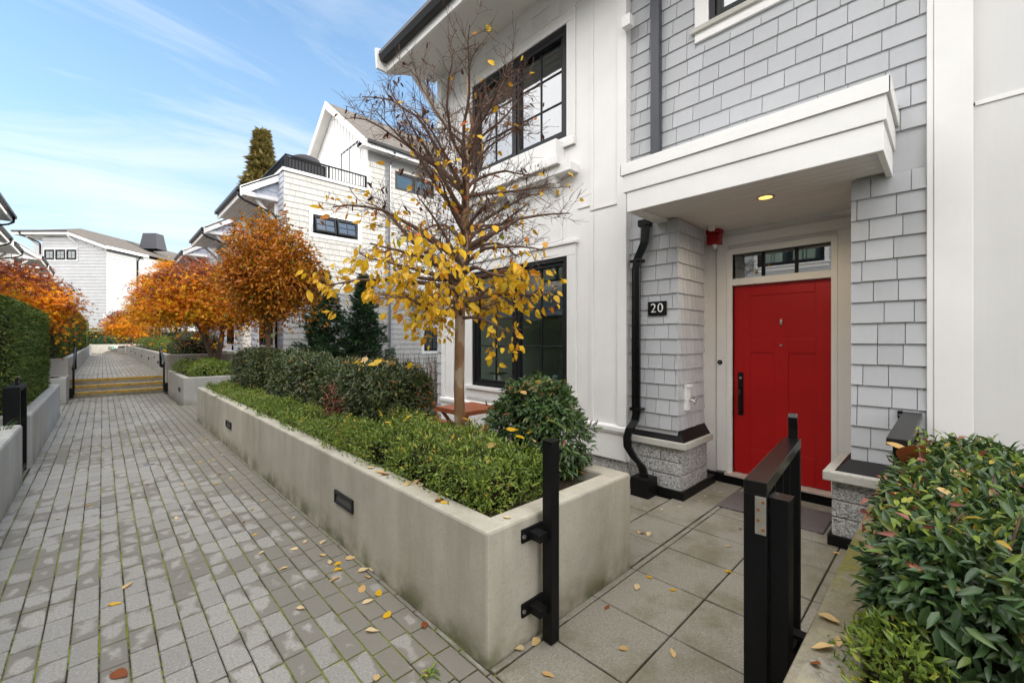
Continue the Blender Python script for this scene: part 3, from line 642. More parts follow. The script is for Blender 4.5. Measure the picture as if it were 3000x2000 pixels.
# eave: soffit boards, fascia, gutter, roof
b = MB()
for i in range(9):
    xa = 3.24 + .096 * i; z = 5.86 + .017 * i
    b.box(xa, xa + .088, -6, 6.15, z, z + .02)
b.box(3.25, 4.1, -6, 6.14, 6.03, 6.04); b.build('soffit', M['soffit'], h)
b = MB(); b.box(3.205, 3.24, -6, 6.15, 5.80, 6.04); b.box(3.19, 3.205, -6, 6.15, 5.95, 6.04); b.build('fascia', M['white_h'], h, .004)
b = MB(); b.prism([(3.19, 0, 6.03), (3.07, 0, 6.06), (3.06, 0, 5.99), (3.10, 0, 5.91), (3.19, 0, 5.91)], (0, 6.13, 0)); b.prism([(3.19, -6, 6.03), (3.07, -6, 6.06), (3.06, -6, 5.99), (3.10, -6, 5.91), (3.19, -6, 5.91)], (0, 6, 0)); b.build('gutter', M['charcoal'], h, .006)
b = MB(); b.prism([(3.03, 6.15, 6.10), (3.26, 6.15, 6.16), (4.4, 6.15, 6.50), (4.4, 6.15, 6.25), (3.26, 6.15, 5.80), (3.05, 6.15, 5.80)], (0, .04, 0)); b.build('rake_board', M['white_h'], h, .003)
slab(h, 'roof', [(3.1, -6, 6.08), (3.1, 6.2, 6.08), (9.5, 6.2, 9.6), (9.5, -6, 9.6)], .06, 'roof')
slab(h, 'roof', [(9.5, 6.2, 9.6), (9.5, -6, 9.6), (16, -6, 6.1), (16, 6.2, 6.1)], .06, 'roof')
b = MB(); b.profile([(4.08, 5.86, 5.25), (3.45, 5.86, 5.88)], .1, .1, (0, 1, 0)); b.box(4.0, 4.1, 5.8, 5.92, 5.1, 5.9); b.build('bracket', M['white'], h, .004)
# end wall (north) in grey shingles and house body behind
FN = Frame((0, 5.92, 0), (1, 0, 0), (0, 1, 0))
b = MB(); shingles(b, FN, 4.26, 9, .3, 7, h=.18, seed=31, top=lambda x: 6.1 + .5 * (x - 4.1)); b.build('end_wall_shingles', M['shingle'], h, fix=False)
b = MB(); b.prism([(4.26, 5.92, .0), (15, 5.92, 0), (15, 5.92, 6.3), (9.5, 5.92, 9.5), (4.26, 5.92, 6.5)], (0, -.12, 0)); b.build('end_wall', M['shingle'], h)
b = MB(); shingles(b, lane(4.26), 5.92, 6.28, .30, 6.1, h=.18, seed=32); b.box(4.27, 4.40, 5.92, 6.28, .2, 6.1); b.build('corner_shingles', M['shingle'], h, fix=False)
b = MB(); b.box(15.2, 25, -6, 5.5, 0, 8.1); b.build('shade_block', M['shingle'], h); b = MB(); b.prism([(15, 5.7, 8.1), (25.2, 5.7, 8.1), (20, 5.7, 9.6)], (0, -11.8, 0)); b.build('shade_block_roof', M['roof'], h)  # unseen block and roof added to shade the foot of the cream wall
room(h, FW, 2.6, 5.22, .3, 2.75, 2.2, d0=.165); room(h, FW, 2.6, 5.7, 3.4, 5.75, 3.2, d0=.165)
# grey shingled entry wall above the canopy and right pier
UG = (.35, 1.60, 4.62, 5.9)   # upper window opening (Y,Z)
b = MB(); shingles(b, FG, .112, 2.44, 3.12, 6.0, [(.35 - .13, 1.733, 4.445, 6.1)], h=.157, wmin=.11, wmax=.29, seed=3, proud=.014)
b.build('shingle_wall', M['shingle'], h, fix=False)
b = MB(); wall(b, FG, .11, 2.44, 2.83, 6.02, [UG], .12, -.0005); b.build('shingle_wall_sheathing', M['shingle'], h)
b = MB(); shingles(b, FG, .112, .53, .63, 2.82, h=.157, wmin=.12, wmax=.23, seed=8, proud=.015); b.build('pier_shingles', M['shingle'], h, fix=False)
b = MB(); b.box(4.187, 5.1, .0, .528, .0, 2.83); b.build('right_pier', M['shingle'], h)
window(h, FG, *UG, sashes=1, cols=2, rows=1, glass='glass_up'); trimring(h, FG, *UG, .13, .03, sill=False)
b = MB(); b.box(.20, 1.76, 4.575, 4.622, 0, .06, FG); b.build('window_sill', M['stonecap'], h, .004)
room(h, FG, .12, 2.4, 3.4, 5.95, 2.0)
# left pillar
PX1 = 4.80
b = MB(); b.box(4.162, PX1, 1.905, 2.5, .55, 2.83); b.build('pillar_core', M['shingle'], h)
b = MB(); shingles(b, GB, 1.888, 2.44, .685, 2.82, h=.154, wmin=.11, wmax=.18, proud=.014, seed=12)
b.build('pillar_shingles', M['shingle'], h, fix=False)
FP = Frame((0, 1.905, 0), (1, 0, 0), (0, -1, 0))
b = MB(); shingles(b, FP, 4.146, PX1, .685, 2.82, h=.154, wmin=.07, wmax=.13, proud=.014, seed=13); b.build('pillar_side_shingles', M['shingle'], h, fix=False)
def granite_base(Y0, Y1, X0, X1, name, mort=True):
    b = MB(); b.box(X0 + .012, X1, Y0 + .012, Y1 - .001, .0, .5); b.build(name, M['mortar'], h)
    b = MB()
    rows = [(.0, .22), (.228, .352), (.360, .5)]
    rg = random.Random(5)
    for (z0, z1) in rows:
        y = Y0
        while y < Y1 - .02:
            w_ = min(rg.uniform(.22, .36), Y1 - y)
            if Y1 - y - w_ < .1: w_ = Y1 - y
            b.box(X0 - rg.uniform(0, .006), X0 + .06, y + .004, y + w_ - .004, z0, z1); y += w_
        x = X0 + .061
        while x < X1 - .02:
            w_ = min(rg.uniform(.22, .36), X1 - x)
            if X1 - x - w_ < .1: w_ = X1 - x
            b.box(x + .003, x + w_ - .003, Y0 - rg.uniform(0, .006), Y0 + .06, z0, z1); x += w_
    b.build('granite_blocks', M['granite'], h, .008)
    b = MB(); b.box(X0 - .05, X1 + .02, Y0 - .06, Y1, .505, .575); b.build('stone_cap', M['stonecap'], h, .01)
    b = MB(); b.prism([(X0 - .025, Y0 - .03, .578), (X1, Y0 - .03, .578), (X1, Y0 + .06, .68), (X0 + .035, Y0 + .06, .68)], (0, .02, 0))
    V = [(X0 - .03, Y0 - .035, .577), (X1, Y0 - .035, .577), (X1, Y1, .577), (X0 - .03, Y1, .577), (X0 + .03, Y0 + .03, .685), (X1, Y0 + .03, .685), (X1, Y1, .685), (X0 + .03, Y1, .685)]
    b = MB(); b.add(V, [(0, 1, 5, 4), (1, 2, 6, 5), (2, 3, 7, 6), (3, 0, 4, 7), (4, 5, 6, 7)]); b.build('flashing', M['black'], h, .004)
    b = MB(); b.box(X0 - .03, X1 + .16, Y0 - .03, Y1, -.02, .085); b.build('black_plinth', M['black'], h, .005)
granite_base(1.86, 2.45, 4.16, 4.80, 'pillar_base')
b = MB(); b.box(4.11, 4.74, .01, .628, 0, .5); b.build('pier_base', M['mortar'], h)
b = MB()
for (z0, z1, sp) in ((.0, .22, .30), (.228, .352, .20), (.360, .5, .33)):
    b.box(4.095, 4.16, .0, sp - .004, z0, z1); b.box(4.095, 4.16, sp + .004, .64, z0, z1); b.box(4.168, 4.75, .60, .64, z0, z1)
b.build('granite_blocks', M['granite'], h, .008)
b = MB(); b.box(4.035, 4.78, -.05, .69, .51, .585); b.build('stone_cap', M['stonecap'], h, .01)
V = [(4.09, -.05, .587), (4.78, -.05, .587), (4.78, .62, .587), (4.09, .62, .587), (4.17, -.05, .68), (4.78, -.05, .68), (4.78, .54, .68), (4.17, .54, .68)]
b = MB(); b.add(V, [(0, 1, 5, 4), (1, 2, 6, 5), (2, 3, 7, 6), (3, 0, 4, 7), (4, 5, 6, 7)]); b.build('flashing', M['black'], h, .004)
b = MB(); b.box(4.075, 4.95, -.05, .665, -.02, .085); b.build('black_plinth', M['black'], h, .005)
# recessed entry: back wall, frame, transom, door
FD = lane(5.1)
b = MB(); wall(b, FD, .2, 2.5, .0, 2.84, [(.796, 1.695, .0, 2.55)], .12); b.build('entry_wall', M['white'], h)
b = MB(); b.box(4.80, 5.1, 2.06, 2.20, 0, 2.84); b.build('entry_side_wall', M['white'], h)
b = MB(); b.box(1.745, 1.86, .11, 2.66, 0, .028, FD); b.box(.62, .75, .11, 2.66, 0, .028, FD); b.box(.62, 1.86, 2.66, 2.76, 0, .03, FD); b.build('entry_casing', M['white'], h, .004)
b = MB(); b.box(1.695, 1.75, .11, 2.60, -.1, .035, FD); b.box(.745, .796, .11, 2.60, -.1, .035, FD); b.box(.745, 1.75, 2.55, 2.615, -.1, .04, FD); b.box(.796, 1.695, 2.205, 2.28, -.1, .03, FD); b.build('door_frame', M['white_h'], h, .004)
tr = MB(); 
for y in (1.08, 1.385): tr.box(y, y + .025, 2.28, 2.55, -.06, -.01, FD)
tr = tr.build('transom', M['black'], h)
b = MB(); b.add([FD(.796, 2.28, -.035), FD(1.695, 2.28, -.035), FD(1.695, 2.55, -.035), FD(.796, 2.55, -.035)], [(3, 2, 1, 0)]); b.build('pane', M['glass_up'], tr, fix=False)
room(h, FD, .3, 2.3, .1, 2.8, 2.5, d0=.125)
# door leaf: stiles & rails with recessed panels
panels = [(.934, 1.53, 1.61, 2.083), (1.295, 1.53, .405, 1.462), (.934, 1.166, .405, 1.462)]
b = MB(); wall(b, FD, .80, 1.692, .118, 2.2, panels, .045, -.03); dr = b.build('front_door', M['red'], h, .003)
b = MB()
for p in panels: b.box(*p, -.07, -.039, FD)
b.build('door_panel', M['red'], dr)
b = MB(); b.box(1.594, 1.650, .76, 1.235, -.03, -.022, FD); hd = b.build('handle_plate', M['black'], dr, .004)
b = MB(); b.profile([FD(1.615, .80, -.022), FD(1.615, .81, .03), FD(1.615, .86, .045), FD(1.615, 1.0, .045), FD(1.615, 1.05, .03), FD(1.615, 1.06, -.022)], .022, .022, (0, 1, 0)); b.box(1.603, 1.628, 1.07, 1.085, -.022, .02, FD); b.build('handle', M['black_gloss'], hd, .004)
b = MB(); b.disc(FD, 1.622, 1.175, .014, -.022, -.014); b.build('keyhole', M['zinc'], hd)
b = MB(); b.disc(FD, 1.231, 1.542, .012, -.03, -.022); b.build('peephole', M['zinc'], dr)
b = MB(); b.lathe([(.0, 0), (.012, .004), (.016, .03), (.012, .06), (.0, .064)], FD(1.231, 1.755, -.030), 12); b.build('hook', M['steel'], dr)
b = MB(); b.box(.72, 1.76, .085, .112, -.1, .085, FD); b.build('door_sill', M['sill'], h, .004)
b = MB(); b.box(.70, 2.05, -.02, .084, -.1, .05, FD); b.build('black_threshold', M['black'], h, .004)
b = MB(); b.disc(FD, 1.822, 1.344, .026, .028, .036); bl = b.build('doorbell', M['black'], h); b = MB(); b.disc(FD, 1.822, 1.344, .010, .036, .041); b.build('button', M['greypipe'], bl)
# canopy
cn = MB(); cn.box(3.555, 3.592, .29, 2.115, 2.80, 2.985); cn.box(3.593, 4.184, .29, .327, 2.80, 2.985); cn.box(3.593, 4.184, 2.078, 2.115, 2.80, 2.985); cn.box(3.542, 4.184, .275, 2.150, 2.987, 3.155)
cn = cn.build('canopy', M['white_h'], h, .004)
b = MB(); b.box(3.63, 5.09, .31, 2.09, 2.797, 2.799); 
b = MB()
for i in range(14):
    x0 = 3.585 + i * .1085; b.box(x0, min(x0 + .1025, 5.09), .50 if x0 > 4.09 else .33, 1.92 if x0 > 4.09 else 2.076, 2.828, 2.84)
b.box(3.58, 5.09, .3, 2.1, 2.841, 2.85); b.build('canopy_soffit', M['soffit'], h)
b = MB(); b.box(3.53, 4.184, .262, 2.165, 3.158, 3.168); b.box(3.527, 3.535, .256, 2.170, 3.150, 3.255); b.box(3.527, 4.184, .254, .2615, 3.150, 3.25); b.box(3.527, 4.184, 2.165, 2.172, 3.150, 3.25)
b.prism([(3.53, .262, 3.250), (4.184, .262, 3.32), (4.184, .262, 3.308), (3.53, .262, 3.24)], (0, 1.9, 0)); b.build('canopy_flashing', M['white_h'], cn)
b = MB(); b.box(3.60, 4.18, 2.0, 2.076, 2.806, 2.826); b.build('canopy_edge_strip', M['soffit'], cn)
# recessed lamp, alarm
lp = MB(); lp.lathe([(.052, 0), (.072, .0), (.072, .006), (.052, .008)], (4.1, 1.10, 2.821), 28); lp = lp.build('recessed_lamp', M['steel'], h, smooth=False)
b = MB(); b.lathe([(.0, 0), (.052, 0), (.052, .004), (.0, .004)], (4.1, 1.10, 2.8205), 28); b.build('lit_lens', M['lamp'], lp)
ll = bpy.data.lights.new('downlight', 'SPOT'); ll.energy = 10; ll.color = (1, .80, .56); ll.spot_size = R(165); ll.spot_blend = .6; ll.shadow_soft_size = .05
lo_ = bpy.data.objects.new('downlight', ll); COL.objects.link(lo_); lo_.parent = h; lo_.location = Vector((4.1, 1.10, 2.80)) - worigin(h)
al = MB(); al.box(4.88, 4.98, 1.76, 1.90, 2.66, 2.78); al.prism([(4.87, 1.75, 2.78), (4.99, 1.75, 2.78), (4.99, 1.91, 2.78), (4.87, 1.91, 2.78)], (0, 0, .05))
al = al.build('fire_alarm', M['redplastic'], h, .012); b = MB(); b.lathe([(.0, -.05), (.022, -.04), (.03, -.01), (.034, 0)], (4.93, 1.83, 2.662), 14); b.build('strobe_lens', M['whiteplastic'], al, smooth=True)
b = MB(); b.box(4.70, 4.75, 1.76, 1.81, 2.775, 2.829); b.build('junction_box', M['whiteplastic'], h, .004)
# number plate
nb = MB(); nb.box(2.005, 2.207, 1.852, 1.997, .02, .034, GB); nb = nb.build('number_plate', M['black'], h, .003)
cu = bpy.data.curves.new('numerals', 'FONT'); cu.body = '20'; cu.size = .135; cu.align_x = 'CENTER'; cu.align_y = 'CENTER'; cu.extrude = .002; cu.offset = -.0012; cu.space_character = 1.12
to = bpy.data.objects.new('numerals_curve', cu); COL.objects.link(to); bpy.context.view_layer.update()
me = bpy.data.meshes.new_from_object(to.evaluated_get(bpy.context.evaluated_depsgraph_get())); bpy.data.objects.remove(to)
mtx = Matrix(((0, 0, -1, 0), (-1, 0, 0, 0), (0, 1, 0, 0), (0, 0, 0, 1)))
me.transform(Matrix.Translation(Vector(GB(2.106, 1.924, .0365)) - worigin(nb)) @ mtx); me.materials.clear(); me.materials.append(M['whiteplastic'])
nu = bpy.data.objects.new('numerals', me); COL.objects.link(nu); nu.parent = nb
# hose tap on the pillar's side
tp = MB(); tp.box(4.285, 4.375, .875, 1.12, .012, .042, FP); tp.box(4.28, 4.38, 1.115, 1.14, .012, .065, FP); tp = tp.build('tap_plate', M['whiteplastic'], h, .004)
b = MB(); b.tube([FP(4.34, .985, .02), FP(4.34, .985, .075), FP(4.34, .972, .095), FP(4.34, .945, .105)], .011, 10); b.disc(Frame(FP(4.34, .985, .0), (1, 0, 0), (0, -1, 0)), .02, 0, .018, .10, .108); b.tube([FP(4.335, .985, .06), FP(4.38, .985, .10)], .007, 8); b.build('hose_tap', M['zinc'], tp, smooth=True)
# downspouts
ds = MB(); W_ = .082
pts = [(4.10, 2.215, 2.82), (4.09, 2.225, 2.62), (4.085, 2.30, 2.46), (4.085, 2.315, 2.36), (4.085, 2.315, .82), (4.075, 2.325, .74), (4.03, 2.36, .66), (4.0, 2.375, .57), (4.0, 2.37, .47), (4.02, 2.31, .37), (4.03, 2.23, .30), (4.03, 2.20, .22), (4.03, 2.20, .10)]
ds.profile(pts, W_, .062, (.35, -1, 0))
b = MB(); b.box(4.06, 4.18, 2.17, 2.29, 2.79, 2.86); b.build('outlet_box', M['black'], h, .006)
ds = ds.build('downspout', M['blackpipe'], h, .006)
for z in (.85, 2.42): b = MB(); b.box(4.05, 4.16, 2.25, 2.38, z, z + .03); b.build('strap', M['blackpipe'], ds, .003)
b = MB()
for k in range(6): yk = 2.281 + .0135 * k; b.box(4.0505, 4.0545, yk, yk + .005, .84, 2.36)
b.build('ribs', M['blackpipe'], ds)
b = MB(); b.box(3.93, 4.13, 2.10, 2.30, -.02, .19); b.build('drain_box', M['black'], h, .008)
b = MB(); b.profile([(4.125, 2.115, 6.0), (4.125, 2.115, 3.27)], .095, .07, (0, 1, 0)); up = b.build('upper_downspout', M['slatepipe'], h, .006)
b = MB()
for k in range(4): yk = 2.078 + .0205 * k; b.box(4.0875, 4.0915, yk, yk + .008, 3.28, 6.0)
b.build('ribs', M['slatepipe'], up)
b = MB(); b.box(3.99, 4.08, 2.34, 2.44, 4.93, 5.05); b.build('gutter_outlet', M['white_h'], h, .006)
# ================================================================== NEIGHBOUR on the right
nbh = thing('townhouse', 'smooth white panelled townhouse wall at the right edge of the photo', 'house', (4.6, -3, 0))
b = MB(); wall(b, FG, -6, .11, .0, 3.165, (), .15, -.012); wall(b, FG, -6, .11, 3.185, 6.02, (), .15, -.012); b.build('panel_wall', M['panel'], nbh)
b = MB(); b.box(-6, -.12, 3.160, 3.19, -.05, -.002, FG); b.build('reveal_flashing', M['white'], nbh, .002)
b = MB(); b.box(-.111, .075, .3, 6.0, -.012, .036, FG); b.box(.076, .111, .3, 6.0, -.012, .030, FG); b.build('corner_board', M['white'], nbh, .004)

# ================================================================== SECOND HOUSE (beyond courtyard)
h2 = thing('townhouse', 'second townhouse with a sunlit cream shingled side wall and roof deck', 'house', (7, 16, 0))
YC = 14.587; FS = south(YC); W2 = (4.98, 6.50, 5.12, 5.74); W3 = (9.22, 10.1, 1.15, 2.10); W4 = (7.95, 9.7, 7.3, 8.0)
holes = [(W2[0] - .13, W2[1] + .13, W2[2] - .14, W2[3] + .14), (W3[0] - .12, W3[1] + .12, W3[2] - .12, W3[3] + .12), W4]
b = MB(); shingles(b, FS, 4.1, 12.5, .3, 6.93, holes, h=.19, wmin=.15, wmax=.31, seed=21); shingles(b, FS, 6.98, 12.5, 6.93, 8.7, holes, h=.19, wmin=.15, wmax=.31, seed=22)
b.build('side_wall_shingles', M['shingle_cream'], h2, fix=False)
b = MB(); wall(b, FS, 4.1, 12.5, 0, 6.93, [W2, W3], .15, -.001); wall(b, FS, 6.9, 12.5, 6.93, 8.72, [W4], .15, -.001); b.build('side_wall', M['shingle_cream'], h2)
window(h2, FS, *W2, sashes=2, cols=2, rows=2, tilt=13, rec=.02, glass='glass_up'); trimring(h2, FS, *W2, .13, .03, sill=False)
window(h2, FS, *W3, sashes=1, cols=2, rows=3); trimring(h2, FS, *W3, .12, .03, sill=False)
window(h2, FS, *W4, sashes=2, cols=1, rows=1)
room(h2, FS, 4.3, 7.5, 4.3, 6.5, 2.5, d0=.16); room(h2, FS, 8.9, 11, .5, 2.6, 2.5, d0=.16); room(h2, FS, 7.6, 10, 7, 8.5, 2, d0=.16)
b = MB(); b.box(4.06, 6.98, YC - .06, YC + .20, 6.93, 7.03); b.box(4.05, 4.25, YC - .05, 18.6, 6.93, 7.03); b.box(6.86, 6.99, YC - .02, YC + .01, 6.9, 7.8); b.build('parapet_cap', M['white_h'], h2, .006)
L2 = lane(4.1)
b = MB(); shingles(b, L2, YC + .005, 18.6, .4, 6.92, [(15.6, 17.4, 1.4, 2.6), (15.6, 17.4, 3.9, 5.4), (15.1, 18.2, 2.9, 6.0)], h=.172, seed=23); b.build('lane_wall_shingles', M['shingle_blue'], h2, fix=False)
b = MB(); wall(b, L2, YC + .01, 18.6, 0, 6.92, [(15.6, 17.4, 1.4, 2.6), (15.6, 17.4, 3.9, 5.4)], .14, -.001); b.build('lane_wall', M['shingle_blue'], h2)
b = MB(); wall(b, L2, 15.1, 18.2, 2.9, 6.05, [(15.6, 17.4, 3.9, 5.4)], .01, .022)
for k in range(12): (b.box(15.1 + .27 * k, 15.14 + .27 * k, 5.5, 6.0, .02, .036, L2))
b.build('bay_boards', M['white'], h2)
for z0, z1 in ((1.4, 2.6), (3.9, 5.4)): window(h2, L2, 15.6, 17.4, z0, z1); trimring(h2, L2, 15.6, 17.4, z0, z1, .12, .03)
room(h2, L2, 14.9, 18.3, .5, 2.9, 3); room(h2, L2, 14.9, 18.3, 3.5, 4.2, 3) if 0 else None
eave(h2, 1, 4.1, 3.03, 15.0, 18.6, 6.95, 6.27)
# deck-level gable room
FGb = lane(6.9)
def gtop(y): return 11.15 - abs(y - 17.7) * .757
b = MB(); b.prism([(6.9, 14.60, 6.9), (6.9, 14.60, 8.8), (6.9, 17.7, 11.15), (6.9, 20.8, 8.8), (6.9, 20.8, 6.9)], (.12, 0, 0)); b.build('gable_wall', M['white'], h2)
b = MB()
for k in range(21):
    y = 14.75 + .29 * k; b.box(y, y + .04, 7.0, gtop(y) - .1, 0, .02, FGb)
b.box(14.59, 14.70, 7.0, 8.8, 0, .03, FGb); b.build('gable_battens', M['white'], h2)
window(h2, FGb, 15.35, 17.0, 7.05, 9.05, sashes=2, cols=2, rows=3, name='deck_door'); trimring(h2, FGb, 15.35, 17.0, 7.1, 9.05, .12, .035, sill=False)
rk = 6.55
for (ya, yb) in ((14.15, 17.7), (21.25, 17.7)):
    slab(h2, 'roof', [(rk, ya, 8.62), (14.5, ya, 8.62), (14.5, yb, 11.30), (rk, yb, 11.30)], .07, 'roof')
    b = MB(); b.prism([(rk - .03, ya, 8.64), (rk - .03, yb, 11.32), (rk - .03, yb, 11.02), (rk - .03, ya, 8.36)], (.04, 0, 0)); b.build('rake_board', M['white_h'], h2)
    b = MB(); b.add([(rk + .02, ya, 8.50), (rk + .02, yb, 11.18), (6.9, yb, 11.18), (6.9, ya, 8.50)], [(0, 1, 2, 3)]); b.build('gable_soffit', M['soffit'], h2)
b = MB(); b.box(rk, 14.5, 14.13, 14.17, 8.36, 8.60); b.box(rk, 14.5, 14.17, YC, 8.42, 8.45); b.build('fascia', M['white_h'], h2)
b = MB(); b.box(rk + .1, 14.5, 14.03, 14.13, 8.50, 8.61); b.build('gutter', M['charcoal'], h2, .01)
b = MB(); b.tube([(7.70, 14.08, 8.5), (7.70, 14.30, 8.25), (7.70, 14.50, 8.1), (7.70, 14.52, .4)], .045, 8); b.build('downspout', M['greypipe'], h2)
b = MB(); b.box(6.8, 6.9, 15.05, 15.15, 8.75, 8.95); b.box(6.74, 6.84, 15.03, 15.17, 8.68, 8.80); b.build('wall_lantern', M['black'], h2)
b = MB(); b.box(8.6, 10.6, YC - .45, YC, 3.0, 3.06); b.prism([(8.6, YC, 3.45), (8.6, YC - .5, 3.05), (8.6, YC, 3.05)], (2.0, 0, 0)); b.build('porch_roof', M['roof'], h2)
# deck railing
rl = MB(); z0, z1 = 7.06, 7.50
rl.box(4.16, 6.85, YC + .04, YC + .09, z1 - .04, z1); rl.box(4.16, 6.85, YC + .05, YC + .08, z0, z0 + .03); rl.box(4.16, 4.21, YC + .04, 18.5, z1 - .04, z1); rl.box(4.17, 4.20, YC + .04, 18.5, z0, z0 + .03)
for x in (4.16, 5.5, 6.80): rl.box(x, x + .05, YC + .04, YC + .09, 7.03, z1)
rl = rl.build('deck_railing', M['black'], h2)
b = MB()
for k in range(26): x = 4.24 + k * .1; b.box(x, x + .018, YC + .056, YC + .074, z0 + .03, z1 - .04)
for k in range(38): y = YC + .14 + k * .1; b.box(4.176, 4.194, y, y + .018, z0 + .03, z1 - .04)
b.build('balusters', M['black'], rl)
b = MB(); b.add([(4.21, YC + .12, 7.08), (5.45, YC + .12, 7.08), (5.45, YC + .12, 7.46), (4.21, YC + .12, 7.46)], [(0, 1, 2, 3)]); b.add([(4.22, YC + .12, 7.08), (4.22, 17, 7.08), (4.22, 17, 7.46), (4.22, YC + .12, 7.46)], [(0, 1, 2, 3)]); b.build('privacy_screen', M['cloth'], rl, fix=False)
sheetm = MB(); sheetm.box(4.24, 6.9, YC + .2, 18.55, 6.6, 6.9); sheetm.build('deck_floor', M['soffit'], h2)
bb = thing('covered_barbecue', 'dark covered barbecue behind the roof deck railing', 'barbecue', (5.0, 15.35, 6.9))
b = MB(); Fb = MB()
prof = [(0, 0), (.44, 0), (.46, .5), (.50, .72), (.46, .84), (.32, .92), (.14, .96), (0, .97)]
b.lathe(prof, (5.0, 15.35, 6.9), 18); b.build('cover', M['cloth'], bb, smooth=True)

# ================================================================== FURTHER ROW HOUSES
def rowhouse(label, side, Xw, Y0, Y1, z0, ev, group='row houses along the lane', shing='shingle_blue', H=6.95, Xback=12, wins=True, doorcol='red'):
    u = thing('row_house', label, 'house', (Xw + side * 2, (Y0 + Y1) / 2, z0), group)
    F = lane(Xw) if side > 0 else laneL(Xw)
    hol = []
    yy = Y0 + .5
    if wins:
        while yy + 1.7 < Y1: hol += [(yy, yy + 1.6, z0 + 1.0, z0 + 2.5), (yy, yy + 1.6, z0 + 3.7, z0 + 5.2)]; yy += 2.6
    grow = [(a - .12, b + .12, c - .12, d + .12) for a, b, c, d in hol]
    b = MB(); shingles(b, F, Y0, Y1, z0, H, grow, h=.172, wmin=.14, wmax=.3, seed=int(Y0 * 7 + 90)); b.build('lane_wall_shingles', M[shing], u, fix=False)
    b = MB(); wall(b, F, Y0, Y1, z0 - .1, H, hol, .14, -.001)
    Xb = Xw + side * Xback
    for Y in (Y0, Y1): b.prism([(Xw + side * .14, Y, z0 - .1), (Xb, Y, z0 - .1), (Xb, Y, H), (Xw + side * .14, Y, H)], (0, .1 if Y == Y0 else -.1, 0))
    b.build('walls', M[shing], u)
    Fs = Frame((0, Y0, 0), (1, 0, 0), (0, -1, 0)); b = MB(); lo, hi = sorted((Xw, Xw + side * 4)); shingles(b, Fs, lo, hi, z0, H, h=.172, seed=5); b.build('end_wall_shingles', M['shingle_cream'], u, fix=False)
    for q in hol: window(u, F, *q, sashes=2, cols=2, rows=2); trimring(u, F, *q, .1, .03)
    for z_ in (z0 + .6, z0 + 3.3): b = MB(); b.box(min(Xw + side * .2, Xw + side * 3), max(Xw + side * .2, Xw + side * 3), Y0 + .2, Y1 - .2, z_, z_ + 2.2); b.build('room_interior', M['room'], u)
    for (Xe, a, c, zw, ze) in ev: eave(u, side, Xw, Xe, a, c, zw, ze, shing=shing)
    ym = (Y0 + Y1) / 2; Xa, Xm = Xw + side * 2.4, Xw + side * 7
    slab(u, 'roof', [(Xw + side * .02, Y0, H + .05), (Xw + side * .02, Y1, H + .05), (Xm, Y1, H + 2.6), (Xm, Y0, H + 2.6)], .1, 'roof')
    slab(u, 'roof', [(Xm, Y0, H + 2.6), (Xm, Y1, H + 2.6), (Xb, Y1, H), (Xb, Y0, H)], .1, 'roof')
    for Y in (Y0, Y1): b = MB(); b.prism([(Xw + side * .1, Y, H), (Xm, Y, H + 2.5), (Xb, Y, H)], (0, .1 if Y == Y0 else -.1, 0)); b.build('gable_end', M[shing], u)
    return u
rowhouse('blue-grey row house third along the right of the lane', 1, 4.1, 20.9, 25.6, .4, [(3.03, 21.4, 24.9, 6.95, 6.25)])
rowhouse('blue-grey row house behind the orange maple far along the right', 1, 4.1, 27.2, 32.0, .4, [(3.03, 27.7, 31.1, 6.95, 6.25)])
LB = 'shingle_white'
rowhouse('left-hand row house opposite the front door, behind the camera side', -1, -3.5, -6.0, 6.6, 0, [(-2.45, -5.5, -1.0, 6.9, 6.2), (-2.45, 1, 5.6, 6.9, 6.2)], shing=LB)
rowhouse('left-hand row house behind the tall yew hedge', -1, -3.5, 8.6, 17.5, 0, [(-2.45, 9.2, 12.5, 6.9, 6.2), (-2.45, 13.4, 16.8, 6.9, 6.2)], shing=LB)
rowhouse('left row house whose dark gutter enters at the left frame edge', -1, -3.5, 19.6, 24.8, .4, [(-2.42, 20.0, 24.5, 6.95, 6.25)], shing=LB)
rowhouse('left row house with set-back double eaves above the left maple', -1, -4.1, 25.4, 33.8, .4, [(-3.0, 26, 29.5, 6.95, 6.2), (-3.0, 30.4, 33.3, 6.95, 6.2)], shing=LB)
rowhouse('far left row house with sunlit white rake boards and bracket', -1, -3.5, 34.3, 43.2, .4, [(-2.42, 34.6, 37.9, 6.95, 6.2), (-2.42, 39, 42.4, 6.95, 6.2)], shing=LB)

# ================================================================== FAR HOUSE at 45 degrees
fwd = Vector((math.sin(YAW), math.cos(YAW), 0)); rgt = Vector((math.cos(YAW), -math.sin(YAW), 0))
fh = thing('townhouse', 'far white shingled house set diagonally at the end of the lane', 'house', tuple(Vector((.25, 54, .4))))
C0 = Vector((.25, 54, 0)); FL = Frame(C0, rgt, -fwd); FR_ = Frame(C0, fwd, rgt)
def ftop(a): return 11.05 if a < -3.0 else 11.05 - (a + 3.0) * .36
W5 = [(-5.62 + 1.02 * k, -4.72 + 1.02 * k, 8.98, 9.86) for k in range(3)]
b = MB(); shingles(b, FL, -5.85, 0, .5, 11.2, [(-5.75, -2.55, 8.83, 10.0)], h=.30, wmin=.3, wmax=.6, seed=41, top=ftop, proud=.03); shingles(b, FR_, 0, 3.1, .5, 9.9, h=.30, wmin=.3, wmax=.6, seed=42, proud=.03); b.build('wall_shingles', M['shingle_white'], fh, fix=False)
